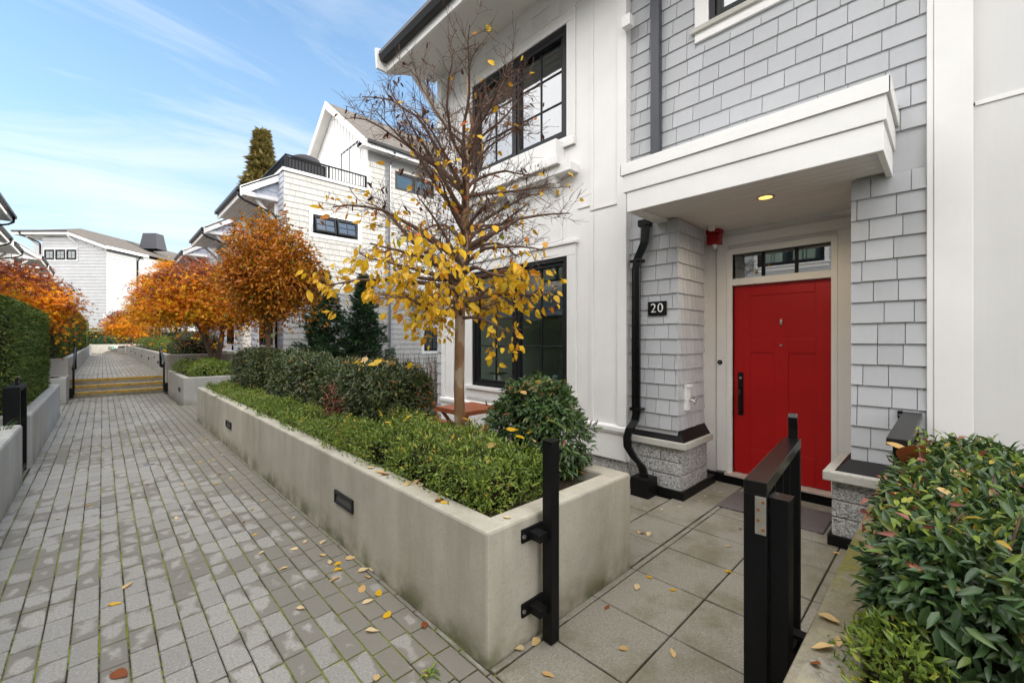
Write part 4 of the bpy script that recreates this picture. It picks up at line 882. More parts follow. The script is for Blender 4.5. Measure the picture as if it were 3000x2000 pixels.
b = MB(); b.prism([FL(-5.85, 0, -.01), FL(0, 0, -.01), FL(0, 9.95, -.01), FL(-3, 11.05, -.01), FL(-5.85, 11.05, -.01)], -fwd * -10); b.prism([FR_(3.1, 0, -.01), FR_(14, 0, -.01), FR_(14, 9.6, -.01), FR_(3.1, 9.6, -.01)], -rgt * 4); b.build('walls', M['shingle_white'], fh)
b = MB(); b.prism([FL(-5.84, 0, -2.5), FL(-9.5, 0, -2.5), FL(-9.5, 11, -2.5), FL(-5.84, 11, -2.5)], fwd * 6); b.build('wing', M['shingle_white'], fh)
FLo = Frame(C0 - fwd * .09, rgt, -fwd); FRo = Frame(C0 + rgt * .09, fwd, rgt)
M['room_shade'] = simple('painted_room_shade', (.05, .075, .07), .7, .2)  # dark colour standing in for the unlit rooms of the far house
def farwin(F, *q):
    o = window(fh, F, *q, sashes=1, cols=2, rows=2, rec=.03, fw=.09); b = MB(); b.box(q[0] + .02, q[1] - .02, q[2] + .02, q[3] - .02, -.07, -.06, F); b.build('room_shade_plate', M['room_shade'], o)  # dark plate behind each pane paints the shade of a room
for q in W5: farwin(FLo, *q)
b = MB()
for k in range(4): a = -5.74 + 1.02 * k; b.box(a, a + .1, 8.9, 9.95, 0, .06, FL)
b.box(-5.76, -2.56, 8.80, 8.93, 0, .07, FL); b.box(-5.74, -2.58, 9.9, 10.05, 0, .06, FL); b.build('window_trim', M['white'], fh)
# roof
def PT(a, z, c): return FL(a, z, c)
b = MB()
rid = 12.25
b.prism([PT(-8.1, 11.5, .5), PT(-3.1, 11.5, .5), PT(-4.0, rid, -1.6)], (0, 0, -.08))
b.prism([PT(-3.1, 11.5, .5), PT(.45, 10.2, .5), PT(.45, 10.2, -26), PT(-4.0, rid, -26), PT(-4.0, rid, -1.6)], (0, 0, -.08))
b.prism([PT(-8.1, 11.5, .5), PT(-4.0, rid, -1.6), PT(-4.0, rid, -26), PT(-8.6, 11.0, -26)], (0, 0, -.08)); b.build('roof', M['roof'], fh)
b = MB(); b.box(-8.1, -3.1, 11.2, 11.45, .44, .5, FL); b.prism([PT(-3.1, 11.47, .5), PT(.5, 10.15, .5), PT(.5, 9.85, .5), PT(-3.1, 11.17, .5)], fwd * .06); b.prism([PT(.46, 10.15, .5), PT(.46, 9.9, .5), PT(.46, 9.9, -4), PT(.46, 10.15, -4)], rgt * .05); b.build('fascia', M['white_h'], fh)
b = MB(); b.box(-8.1, -3.1, 11.42, 11.55, .5, .6, FL); b.build('gutter', M['charcoal'], fh)
b = MB(); b.add([PT(-8.1, 11.2, .45), PT(-3.1, 11.2, .45), PT(.4, 9.9, .45), PT(.4, 9.9, 0), PT(-3.1, 11.1, -.02), PT(-8.1, 11.1, -2.4)], [(0, 1, 4, 5), (1, 2, 3, 4)]); b.build('soffit', M['soffit'], fh, fix=False)
b = MB(); b.tube([PT(-7.4, 11.4, .55), PT(-7.3, 11.15, .5), PT(-6.2, 10.6, .1), PT(-6.0, 10.4, .08), PT(-6.0, 2, .08)], .07, 8); b.build('downspout', M['blackpipe'], fh); b = MB(); b.tube([PT(.4, 9.95, -3.3), PT(.2, 9.6, -3.2), PT(.08, 9.4, -3.2), PT(.08, 1, -3.2)], .06, 8); b.build('downspout', M['blackpipe'], fh)
b = MB(); b.profile([PT(-2.55, 10.3, 0), PT(-3.1, 11.1, .45)], .12, .12, rgt); b.build('bracket', M['white'], fh); b = MB(); b.profile([PT(-6.4, 10.3, -.2), PT(-6.9, 11.0, .4)], .12, .12, rgt); b.build('bracket', M['white'], fh)
for (a, c, s_) in ((-1.6, -7, 1.0), (.6 - 3.4, -21, 1.0)):
    base = PT(a, 0, c); zb = rid - .9
    V = [base + rgt * (x * .95) + fwd * (y * .7) + Vector((0, 0, zb)) for x, y in ((-1, -1), (1, -1), (1, 1), (-1, 1))] + [base + rgt * (x * .7) + fwd * (y * .5) + Vector((0, 0, zb + 1.7)) for x, y in ((-1, -1), (1, -1), (1, 1), (-1, 1))]
    b = MB(); b.add(V, [(0, 1, 5, 4), (1, 2, 6, 5), (2, 3, 7, 6), (3, 0, 4, 7), (4, 5, 6, 7)]); b.build('roof_vent_housing', M['darkroof'], fh)
FR2 = Frame(C0 + rgt * .0, fwd, rgt)
b = MB(); b.box(3.1, 9, .5, 9.7, -.3, -.02, FR2); 
farwin(FRo, 3.7, 5.2, 6.6, 8.2); farwin(FRo, 4.0, 5.8, 2.4, 4.4)
trimring(fh, FR_, 3.7, 5.2, 6.6, 8.2, .12, .03); trimring(fh, FR_, 4.0, 5.8, 2.4, 4.4, .12, .03)
b = MB(); b.prism([FR_(2.6, 6.3, 0), FR_(7.4, 6.3, 0), FR_(7.4, 5.2, 1.5), FR_(2.6, 5.2, 1.5)], (0, 0, -.1)); b.build('porch_roof', M['darkroof'], fh)
b = MB(); b.prism([FR_(2.6, 6.2, 0), FR_(2.6, 5.1, 1.5), FR_(2.6, 4.9, 1.5), FR_(2.6, 4.9, 0)], fwd * .08); b.box(2.6, 7.4, 4.85, 5.1, 1.44, 1.5, FR_); b.build('porch_fascia', M['white_h'], fh)
b = MB(); b.prism([FR_(-.2, 3.9, 0), FR_(4.4, 3.9, 0), FR_(4.4, 2.3, 1.6), FR_(-.2, 2.3, 1.6)], (0, 0, -.1)); b.build('entry_roof', M['darkroof'], fh)
b = MB(); b.prism([FR_(-.22, 3.95, 0), FR_(-.22, 2.3, 1.65), FR_(-.22, 2.0, 1.65), FR_(-.22, 3.65, 0)], fwd * -.08); b.build('entry_rake', M['white_h'], fh)
# ================================================================== VEGETATION
def nrm(a): return a / (np.linalg.norm(a, axis=1, keepdims=True) + 1e-9)
T_OVAL = (np.array([(0, 0, 0), (.30, .46, .10), (.30, -.46, .10), (.34, 0, 0), (.68, .36, .05), (.68, -.36, .05), (.70, 0, -.03), (1, 0, -.14)]),
          [(0, 3, 1), (0, 2, 3), (3, 6, 4, 1), (2, 5, 6, 3), (6, 7, 4), (5, 7, 6)])
T_LANCE = (np.array([(0, 0, 0), (.35, .5, .13), (.35, -.5, .13), (.4, 0, 0), (1, 0, -.2)]), [(0, 3, 1), (0, 2, 3), (3, 4, 1), (2, 4, 3)])
T_DIA = (np.array([(0, 0, 0), (.45, .5, .08), (1, 0, -.1), (.45, -.5, .08)]), [(0, 1, 2, 3)])
T_NEEDLE = (np.array([(0, -.18, 0), (0, .18, 0), (.55, .5, .06), (1, 0, -.08), (.55, -.5, .06)]), [(0, 1, 2, 3, 4)])
def _star():
    V = [(0, 0, 0)]; Fc = []
    for k, (ang, ln) in enumerate(((-1.75, .45), (-.95, .8), (0, 1.0), (.95, .8), (1.75, .45))):
        c, s = math.cos(ang), math.sin(ang); n = len(V)
        V += [(.45 * ln * c - .13 * s, .45 * ln * s + .13 * c, .03), (ln * c, ln * s, -.10 * ln), (.45 * ln * c + .13 * s, .45 * ln * s - .13 * c, .03)]
        Fc.append((0, n + 2, n + 1, n))
    return np.array(V), Fc
T_STAR = _star()
T_CURL = (np.array([(0, 0, 0), (.3, .42, .22), (.3, -.42, .18), (.35, 0, .03), (.7, .30, .28), (.7, -.34, .20), (.72, 0, .08), (1, 0, .24)]), T_OVAL[1])
def leaves(name, P, D, N, Ls, Ws, tmpl, mat, parent, rnd=None):
    P, D, N = np.asarray(P, float), nrm(np.asarray(D, float)), np.asarray(N, float)
    n = len(P); S = nrm(np.cross(N, D)); N2 = np.cross(D, S)
    Ls = np.broadcast_to(Ls, (n,)); Ws = np.broadcast_to(Ws, (n,))
    TV, TF = tmpl; k = len(TV)
    V = P[:, None, :] + D[:, None, :] * (TV[None, :, 0:1] * Ls[:, None, None]) + S[:, None, :] * (TV[None, :, 1:2] * Ws[:, None, None]) + N2[:, None, :] * (TV[None, :, 2:3] * Ls[:, None, None])
    o0 = np.array(worigin(parent)); V = (V - o0).reshape(-1, 3)
    lens = np.array([len(f) for f in TF]); flat = np.array([i for f in TF for i in f])
    loops = (flat[None, :] + (np.arange(n) * k)[:, None]).reshape(-1)
    tot = np.tile(lens, n); start = np.concatenate([[0], np.cumsum(tot)[:-1]])
    me = bpy.data.meshes.new(name); me.vertices.add(n * k); me.vertices.foreach_set('co', V.ravel().astype(np.float32))
    me.loops.add(len(loops)); me.loops.foreach_set('vertex_index', loops.astype(np.int32))
    me.polygons.add(len(tot)); me.polygons.foreach_set('loop_start', start.astype(np.int32))
    try: me.polygons.foreach_set('loop_total', tot.astype(np.int32))
    except Exception: pass
    if rnd is None: rnd = RNG.random(n)
    at = me.attributes.new('rnd', 'FLOAT', 'FACE'); at.data.foreach_set('value', np.repeat(np.clip(rnd, 0, 1), len(TF)).astype(np.float32))
    me.update(calc_edges=True); me.validate(); me.materials.append(mat)
    ob = bpy.data.objects.new(name, me); COL.objects.link(ob); ob.parent = parent
    return ob
def rdir(n): return nrm(RNG.normal(size=(n, 3)))
def lump(P, s=1.0, seed=0):
    r = np.random.default_rng(seed); v = np.zeros(len(P))
    for _ in range(5):
        k = r.normal(size=3) * 4.2 / s; v += np.sin(P @ k + r.random() * 6.28)
    return v / 5
def coremesh(P0, parent, name='shade_core'): pass
def hedge(label, cat, x0, x1, y0, y1, z0, z1, n, L, W, mat, tmpl=T_LANCE, group=None, name='clipped_hedge', bump=.07, rnd_=.10, up=.35, droop=.25, depth=.07, kind=None, core=True, topmat=None, red=None, skirt=0):
    t = thing(name, label, cat, ((x0 + x1) / 2, (y0 + y1) / 2, z0), group)
    sx, sy, sz = x1 - x0, y1 - y0, z1 - z0
    A = np.array([sy * sz, sy * sz, sx * sz, sx * sz, sx * sy * 1.1]); f = RNG.choice(5, size=n, p=A / A.sum())
    u = RNG.random((n, 3)); q = u.copy()
    q[f == 0, 0] = 0; q[f == 1, 0] = 1; q[f == 2, 1] = 0; q[f == 3, 1] = 1; q[f == 4, 2] = 1
    P = np.stack([x0 + q[:, 0] * sx, y0 + q[:, 1] * sy, z0 + q[:, 2] * sz], 1)
    c = np.array([(x0 + x1) / 2, (y0 + y1) / 2, z0 + sz * .4]); half = np.array([sx / 2, sy / 2, sz * .6])
    # round the box edges
    r_ = min(sx, sz, sy) * rnd_ * 2 + .02
    inner = np.maximum(half - r_, .01); d = P - c; cl = np.clip(d, -inner, inner); e = d - cl; en = np.linalg.norm(e, axis=1, keepdims=True)
    P = c + cl + e / np.maximum(en, 1e-6) * np.minimum(en, r_)
    out = nrm(np.where(en > 1e-4, e, 0) + (P - c) * .05 + 1e-4)
    lum = lump(P, .35, int(abs(y0) * 10) + 1) * bump + lump(P, .12, 3) * bump * .5
    dep = -RNG.exponential(depth, n) + RNG.random(n) * .03
    P = P + out * (lum + dep)[:, None]
    P[:, 2] = np.maximum(P[:, 2], z0 + .01)
    D = out * .7 + rdir(n) * .75 + np.array([0, 0, up])[None] * (RNG.random((n, 1))) - np.array([0, 0, droop])
    Nn = out + rdir(n) * .5 + np.array([0, 0, .5])
    ls = L * RNG.uniform(.65, 1.25, n)
    leaves('foliage', P, D, Nn, ls, ls * W, tmpl, M[mat], t, RNG.beta(1.6, 1.9, n) + lum * 1.5 + dep * 1.2)
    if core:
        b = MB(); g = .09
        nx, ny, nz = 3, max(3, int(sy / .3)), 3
        b.box(x0 + g * 1.8, x1 - g * 1.8, y0 + g * 1.8, y1 - g * 1.8, z0, z1 - g * 1.8); b.build('shade_core', M['leafcore'], t, .05)  # solid dark box painting the shaded hedge interior
    return t
def stalks(mb, base, tops, r0=.006, r1=.0025):
    for p in tops: mb.tube([base, Vector(base).lerp(Vector(p), .5) + Vector((random.uniform(-.03, .03), random.uniform(-.03, .03), .02)), p], [r0, (r0 + r1) / 2, r1], 4)

# --- nandina hedge blocks in the long planter
NH = 'boxed nandina hedges in the long planter'
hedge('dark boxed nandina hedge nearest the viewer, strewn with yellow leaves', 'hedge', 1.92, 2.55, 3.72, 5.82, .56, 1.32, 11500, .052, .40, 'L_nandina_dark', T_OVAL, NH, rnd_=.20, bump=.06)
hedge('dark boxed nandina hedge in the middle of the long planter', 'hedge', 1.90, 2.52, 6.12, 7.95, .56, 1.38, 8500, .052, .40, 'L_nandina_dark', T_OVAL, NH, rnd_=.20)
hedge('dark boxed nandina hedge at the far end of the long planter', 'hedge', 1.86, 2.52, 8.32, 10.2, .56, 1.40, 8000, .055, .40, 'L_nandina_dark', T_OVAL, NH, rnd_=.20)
# red sprig
t = thing('nandina_shoot', 'reddish young nandina shoot leaning out of the dark hedge', 'shrub', (1.86, 4.75, .6))
b = MB(); b.tube([(1.95, 4.8, .6), (1.86, 4.75, .9), (1.82, 4.72, 1.2)], [.006, .005, .003], 5); b.build('stem', M['twig'], t)
n = 260; P = np.array([1.84, 4.74, .88]) + RNG.normal(size=(n, 3)) * np.array([.06, .13, .14]); leaves('foliage', P, rdir(n) + np.array([-.4, 0, -.1]), rdir(n) + np.array([-.5, 0, .5]), RNG.uniform(.03, .055, n), .015, T_LANCE, M['L_red'], t)
# --- azalea edging
AZ = 'low azalea edging along the planter rim'
hedge('bright green azalea edging at the near corner of the long planter', 'shrub', 1.46, 2.12, 1.76, 3.62, .57, .91, 15000, .029, .42, 'L_azalea', T_LANCE, AZ, 'azalea_shrub', bump=.105, rnd_=.25, up=.7, droop=.0, depth=.045)
hedge('bright green azalea edging in the middle of the long planter', 'shrub', 1.42, 1.84, 3.6, 6.4, .57, .78, 10500, .030, .42, 'L_azalea', T_LANCE, AZ, 'azalea_shrub', bump=.10, rnd_=.25, up=.7, droop=.0, depth=.045)
hedge('bright green azalea edging at the far end of the long planter', 'shrub', 1.43, 1.84, 6.45, 10.1, .57, .76, 9000, .030, .42, 'L_azalea', T_LANCE, AZ, 'azalea_shrub', bump=.09, rnd_=.25, up=.7, droop=.0, depth=.045)
# --- mounded shrubs
def mound(label, c, rad, n, L, W, mat, tmpl=T_LANCE, name='nandina_shrub', cat='shrub', group=None, bump=.10, depth=.06, droop=.3, up=.2, seed=1, base=None, flat=0, stems=10, parent_mat='twig'):
    c = np.array(c, float); rad = np.array(rad, float); z0 = base if base is not None else c[2] - rad[2]
    t = thing(name, label, cat, (c[0], c[1], z0), group)
    d = rdir(n); d[:, 2] = np.where(d[:, 2] < -.55, -d[:, 2], d[:, 2])
    if flat: d = np.sign(d) * np.abs(d) ** (1 - flat); d = d / np.linalg.norm(d, axis=1, keepdims=True) ** .6
    P0 = c + d * rad; lum = lump(P0, .4, seed) * bump + lump(P0, .13, seed + 5) * bump * .55
    P = P0 + d * (lum - RNG.exponential(depth, n))[:, None]
    P[:, 2] = np.maximum(P[:, 2], z0 + .01)
    D = d * .7 + rdir(n) * .7 + np.array([0, 0, 1.0]) * (up * RNG.random((n, 1)) - droop)
    Nn = d + rdir(n) * .45 + np.array([0, 0, .6])
    ls = L * RNG.uniform(.6, 1.3, n)
    leaves('foliage', P, D, Nn, ls, ls * W, tmpl, M[mat], t, RNG.beta(1.7, 1.9, n) + lum * .7)
    b = MB()
    for k in range(stems):
        dd = rdir(1)[0]; dd[2] = abs(dd[2]) * .8 + .2; stalks(b, (c[0], c[1], z0), [tuple(c + dd * rad * .9)])
    if stems: b.build('stems', M[parent_mat], t)
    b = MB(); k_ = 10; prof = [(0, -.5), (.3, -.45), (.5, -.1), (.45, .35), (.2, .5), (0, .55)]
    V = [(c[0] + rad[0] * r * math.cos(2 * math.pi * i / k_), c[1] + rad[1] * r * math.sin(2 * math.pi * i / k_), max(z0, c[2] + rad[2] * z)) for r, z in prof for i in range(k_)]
    b.add(V, [(j * k_ + i, j * k_ + (i + 1) % k_, (j + 1) * k_ + (i + 1) % k_, (j + 1) * k_ + i) for j in range(len(prof) - 1) for i in range(k_)]); b.build('shade_core', M['leafcore'], t, smooth=True)  # solid dark hull painting the shaded inside of the bush
    return t
mound('rounded nandina bush by the black gate post at the planter corner', (2.44, 2.24, .83), (.29, .42, .41), 7200, .058, .33, 'L_nandina', T_OVAL, base=.58, seed=3, flat=.22, bump=.11, droop=.45, depth=.05)
# right foreground nandina
hedge('large glossy nandina hedge filling the right foreground planter', 'shrub', 1.58, 3.35, -1.25, .17, .57, 1.05, 26000, .057, .32, 'L_nandina', T_OVAL, None, 'nandina_hedge', bump=.05, rnd_=.17, up=.35, droop=.45, depth=.06)
_hn = [o for o in bpy.data.objects if o.name == 'nandina_hedge'][0]
n = 1700; P = np.stack([RNG.uniform(1.6, 3.3, n), RNG.uniform(-1.2, .14, n), 1.06 + RNG.normal(0, .03, n)], 1); P[:, 2] += lump(P, .3, 4) * .04
leaves('young_foliage', P, rdir(n) + [0, 0, .3], rdir(n) * .7 + [0, 0, .8], RNG.uniform(.028, .05, n), .016, T_OVAL, M['L_azalea'], _hn)
n = 230; P = np.stack([RNG.uniform(1.6, 3.2, n), RNG.uniform(-1.1, .22, n), RNG.uniform(.85, 1.09, n)], 1); P[: n // 2, 1] = RNG.uniform(.05, .15, n // 2)
leaves('red_foliage', P, rdir(n) + [-.3, .3, 0], rdir(n) + [-.3, .2, .6], RNG.uniform(.03, .055, n), .017, T_LANCE, M['L_red'], _hn)
_b = MB()
for _ in range(60):
    x, y = random.uniform(1.7, 3.2), random.uniform(-1.1, .08); _b.tube([(2.4, -.5, .58), (x, y, .85), (x + random.uniform(-.03, .03), y + random.uniform(-.03, .03), 1.0), (x + random.uniform(-.06, .06), y + random.uniform(-.06, .06), random.uniform(1.07, 1.15))], [.006, .005, .004, .0025], 4)
_b.build('stems', M['twig'], _hn)
mound('small light green azalea sprig at the rim of the mossy planter', (1.58, .10, .67), (.17, .12, .15), 1500, .030, .40, 'L_azalea', name='azalea_shrub', base=.57, seed=9, droop=-.1, up=.6, bump=.05, stems=0)
# --- yew hedges on the left
YG = 'clipped yew hedges on the left'
hedge('tall clipped yew hedge above the pale planter on the left', 'hedge', -2.2, -.80, 8.05, 12.75, .6, 2.12, 42000, .055, .26, 'L_yew', T_NEEDLE, YG, 'yew_hedge', bump=.035, rnd_=.05, up=.6, droop=0, depth=.03)
hedge('clipped yew hedge at the very left edge beside the gate', 'hedge', -2.2, -.92, -3.2, 6.3, .58, 1.55, 16000, .06, .26, 'L_yew', T_NEEDLE, YG, 'yew_hedge', bump=.03, rnd_=.05, up=.6, droop=0)
hedge('shorter yew hedge under the left maple beyond the handrail', 'hedge', -2.3, -.85, 16.7, 23.5, 1.0, 2.05, 12000, .08, .28, 'L_yew', T_NEEDLE, YG, 'yew_hedge', bump=.04, rnd_=.05, up=.6, droop=0)
for i, (a, c, z, lab) in enumerate(((25, 31.5, 2.95, 'narrow tall yew hedge on the left past the maple'), (32, 39, 3.0, 'tall yew hedge on the left in front of the far house'), (40, 49, 3.0, 'last yew hedge on the left at the end of the lane'))):
    hedge(lab, 'hedge', -2.3, -.85 - .0 * i, a, c, 1.0, z, 9000, .11, .3, 'L_yew', T_NEEDLE, YG, 'yew_hedge', bump=.05, rnd_=.05, up=.6, droop=0)
hedge('dark low hedge behind the end wall below the far house', 'hedge', -2.2, 6.0, 51.8, 53.0, .5, 2.5, 7000, .13, .3, 'L_yew', T_NEEDLE, None, 'yew_hedge', bump=.05, rnd_=.05, up=.6, droop=0)
# --- right planters beyond
mound('pale green and russet low shrub beside the trunk of the right maple', (2.15, 14.0, .78), (.55, .85, .30), 4200, .055, .36, 'L_azalea', name='low_shrub', base=.6, seed=11)
mound('small green low shrub at the near corner of the planter by the steps', (1.75, 15.3, .78), (.3, 1.0, .26), 2500, .05, .36, 'L_azalea', name='low_shrub', base=.6, seed=12)
hedge('dark rounded shrub just above the steps on the right', 'shrub', 1.7, 2.9, 17.1, 19.3, 1.08, 1.78, 6500, .06, .4, 'L_nandina_dark', T_LANCE, None, 'rounded_shrub', rnd_=.25)
RS = 'low green shrubs along the upper right wall'
for i, (y, x, r, z, m_) in enumerate(((21.2, 1.95, .5, 1.3, 'L_azalea'), (23.4, 2.0, .55, 1.35, 'L_azalea'), (25.8, 2.0, .6, 1.38, 'L_azalea'), (29, 2.1, .7, 1.4, 'L_azalea'), (33, 2.1, .75, 1.4, 'L_azalea'), (38, 2.2, .8, 1.4, 'L_azalea'))):
    mound('low green shrub atop the upper right wall, %s' % ('nearest the right handrail', 'second beyond the right handrail', 'third beyond the right handrail', 'fourth beyond the right handrail', 'fifth beyond the right handrail', 'last before the far end wall')[i], (x, y, z), (r * .8, r * 1.7, .36), 1600, .07, .4, m_, name='low_shrub', base=1.08, seed=20 + i, group=RS, stems=4)
for i, (y, x) in enumerate(((26.5, 3.0), (31, 3.1))):
    hedge(('russet-topped clipped hedge behind the upper low shrubs', 'second russet-topped clipped hedge deeper behind the upper low shrubs')[i], 'hedge', x - .6, x + .6, y - 2, y + 2, 1.08, 1.95, 4000, .08, .4, 'L_nandina_dark', T_LANCE, None, 'clipped_hedge', rnd_=.15)
mound('spreading juniper spilling over the far end wall', (.9, 50.9, 1.4), (1.5, .7, .45), 3000, .16, .25, 'L_conifer', T_NEEDLE, 'juniper_shrub', base=1.1, seed=33, stems=4)

# --- grass tufts and twig hedge near the bistro set
def tuft(label, x, y, z, n, h, group=None, spread=.5):
    t = thing('grass_tuft', label, 'grass', (x, y, z), group); b = MB()
    V = []; Fs = []
    for k in range(n):
        a = random.random() * 6.28; l = h * random.uniform(.6, 1.15); o = Vector((x + random.uniform(-.05, .05), y + random.uniform(-.05, .05), z)); d = Vector((math.cos(a), math.sin(a), 0)); s = Vector((-d.y, d.x, 0)) * .004
        pts = [o + d * (spread * l * f * f) + Vector((0, 0, l * (f * 1.25 - .55 * f * f))) for f in (0, .35, .7, 1)]
        vs = [p + s * w_ for p, w_ in zip(pts, (1, 1.1, .8, .1))] + [p - s * w_ for p, w_ in zip(pts, (1, 1.1, .8, .1))]
        b.add(vs, [(0, 1, 5, 4), (1, 2, 6, 5), (2, 3, 7, 6)], random.random())
    b.build('blades', M['L_grass'], t, fix=False); return t
tuft('strappy green grass tuft beside the trunk and folding table', 2.50, 3.25, .6, 46, .36)
tuft('strappy grass tuft behind the azalea left of the nandina bush', 2.50, 2.88, .6, 34, .34)
tuft('strappy grass at the foot of the nandina bush by the planter rim', 2.44, 2.05, .6, 40, .30, spread=.8)
tuft('a few grass blades over the left planter rim by the open gate', -.75, 6.9, .6, 16, .22, spread=.9)
t = thing('twig_hedge', 'bare brown twiggy hedge in front of the second house', 'hedge', (5.4, 9.5, 0)); b = MB()
for k in range(520):
    x, y = random.uniform(3.3, 7.2), random.uniform(8.6, 9.6); h_ = random.uniform(.8, 1.28); p = Vector((x, y, 0)); l = Vector((random.uniform(-.18, .18), random.uniform(-.12, .12), h_))
    b.tube([p, p + l * .6, p + l + Vector((random.uniform(-.08, .08), 0, 0))], [.007, .005, .003], 3, caps=False)
b.build('twigs', M['twig'], t, fix=False)
n = 900; P = np.stack([RNG.uniform(3.3, 7.2, n), RNG.uniform(8.55, 9.6, n), RNG.uniform(.2, 1.05, n)], 1); leaves('foliage', P, rdir(n), rdir(n) + [0, 0, .6], RNG.uniform(.03, .05, n), .016, T_LANCE, M['L_azalea'], t)

# --- trees ---------------------------------------------------------------
def limb(b, p0, p1, r0, r1, sag=.0, wob=.03, n=6, sides=6):
    p0, p1 = Vector(p0), Vector(p1); L_ = (p1 - p0).length; pts = []
    w1 = Vector((random.uniform(-1, 1), random.uniform(-1, 1), random.uniform(-.6, .6))) * wob * L_
    for i in range(n + 1):
        f = i / n; pts.append(p0.lerp(p1, f) + w1 * math.sin(f * math.pi) + Vector((0, 0, sag * L_ * math.sin(f * math.pi))))
    b.tube(pts, [r0 + (r1 - r0) * (i / n) for i in range(n + 1)], sides); return pts
def tree_clumps(label, base, crown_c, crown_r, nclump, per, L, W, mat, tmpl, trunk_r=.07, trunk_h=None, name='maple_tree', group=None, bark='bark3', flat=.35, csize=.33, seed=1, topmat=None, topz=None, nlimb=12, droop=.45, multi=1, shell=.55, sprigs=0, clip=.8):
    rs = np.random.default_rng(seed); random.seed(seed)
    base = Vector(base); cc = np.array(crown_c, float); cr = np.array(crown_r, float)
    t = thing(name, label, 'tree', tuple(base), group)
    d = nrm(rs.normal(size=(nclump, 3))); rr = shell + (1 - shell) * rs.random(nclump) ** .6
    lm = 1 + lump(d * 1.0, .9, seed) * .16
    C = cc + d * cr * (rr * lm)[:, None]
    C = C[(C[:, 2] > cc[2] - cr[2] * clip)]
    m = len(C); idx = np.repeat(np.arange(m), per); k = len(idx)
    off = rs.normal(size=(k, 3)) * csize * np.array([1, 1, flat]) * rs.uniform(.6, 1.3, (m, 1))[idx]
    P = C[idx] + off; P[:, 2] -= (off[:, 0] ** 2 + off[:, 1] ** 2) / csize * .28
    outd = nrm((P - cc) / cr)
    D = outd * .6 + rs.normal(size=(k, 3)) * .55 - np.array([0, 0, droop]); Nn = outd * .5 + rs.normal(size=(k, 3)) * .45 + np.array([0, 0, .8])
    ls = L * rs.uniform(.6, 1.25, k)
    rnd = rs.normal(.5, .16, k) + (rs.normal(0, .17, m))[idx]
    if topmat:
        tm = (P[:, 2] > topz + rs.normal(0, .22, k)) | (rs.random(m)[idx] < .10)
        leaves('crown', P[~tm], D[~tm], Nn[~tm], ls[~tm], ls[~tm] * W, tmpl, M[mat], t, rnd[~tm]); leaves('upper_crown', P[tm], D[tm], Nn[tm], ls[tm], ls[tm] * W, tmpl, M[topmat], t, rnd[tm])
    else: leaves('crown', P, D, Nn, ls, ls * W, tmpl, M[mat], t, rnd)
    b = MB(); th = trunk_h if trunk_h else (cc[2] - cr[2] * .5 - base.z)
    fork = base + Vector((random.uniform(-.04, .04), random.uniform(-.04, .04), th))
    starts = []
    if multi == 1:
        b.tube([base - Vector((0, 0, .05)), base + Vector((0, 0, .08)), base.lerp(fork, .5) + Vector((.015, .01, 0)), fork], [trunk_r * 1.45, trunk_r * 1.08, trunk_r * .95, trunk_r * .85], 10); starts = [fork]
        limb(b, fork, Vector(cc + np.array([0, 0, cr[2] * .75])), trunk_r * .8, .012, n=7)
    else:
        low = base + Vector((0, 0, .25)); b.tube([base - Vector((0, 0, .05)), base + Vector((0, 0, .06)), low], [trunk_r * 1.7, trunk_r * 1.35, trunk_r * 1.1], 10)
        for k2 in range(multi):
            a = 6.28 * k2 / multi + .5; e = Vector((cc[0] + cr[0] * .45 * math.cos(a), cc[1] + cr[1] * .45 * math.sin(a), cc[2] - cr[2] * .25)); pts = limb(b, low, e, trunk_r * .75, trunk_r * .32, sag=-.12, wob=.08, n=7, sides=8); starts += [pts[4], e]
    tw = MB()
    for j in rs.choice(m, size=min(m, nlimb), replace=False):
        s_ = min(starts, key=lambda q: (Vector(C[j]) - q).length)
        f = Vector((s_.x, s_.y, s_.z + random.uniform(0, .4) * cr[2])) if multi == 1 else s_
        limb(tw, f, Vector(C[j]), trunk_r * .28, .006, sag=.06, wob=.07, n=5, sides=5)
    b.build('trunk', M[bark], t, smooth=True); tw.build('branches', M[bark], t, smooth=True)
    if sprigs:
        V = MB(); PP = []; DD = []
        for k2 in range(sprigs):
            a = random.random() * 6.28; r_ = random.uniform(.1, .75); s0 = Vector((cc[0] + cr[0] * r_ * math.cos(a), cc[1] + cr[1] * r_ * math.sin(a), cc[2] + cr[2] * math.sqrt(1 - r_ * r_) * .9)); e = s0 + Vector((random.uniform(-.15, .15), random.uniform(-.15, .15), random.uniform(.2, .5)))
            V.tube([s0, s0.lerp(e, .5) + Vector((.02, .02, 0)), e], [.005, .004, .002], 4)
            for q in range(9): f = random.uniform(.3, 1); PP.append(s0.lerp(e, f)); DD.append((random.uniform(-1, 1), random.uniform(-1, 1), random.uniform(-.3, .6)))
        V.build('shoots', M[bark], t); k3 = len(PP); leaves('shoot_leaves', np.array(PP), np.array(DD), rs.normal(size=(k3, 3)) + [0, 0, .6], L * 1.1, L * W * 1.1, tmpl, M[mat], t)
    return t
tree_clumps('round-headed amber-leaved tree rising from the long planter', (2.3, 9.09, .58), (2.30, 9.02, 2.90), (.80, .80, .88), 380, 52, .078, .48, 'L_orange', T_OVAL, .045, 1.15, 'round_headed_tree', flat=.8, csize=.135, seed=4, bark='bark2', nlimb=60, shell=.42, sprigs=26, droop=.15, clip=.78)
tree_clumps('broad orange Japanese maple in the planter above the steps on the right', (2.4, 15.2, .6), (2.25, 15.1, 2.86), (1.30, 1.30, .98), 320, 75, .09, .8, 'L_maple', T_STAR, .075, .55, 'maple_tree', flat=.32, csize=.26, seed=6, bark='bark3', nlimb=40, multi=4, topmat='L_maple_top', topz=3.25, shell=.45, droop=.25, clip=.62)
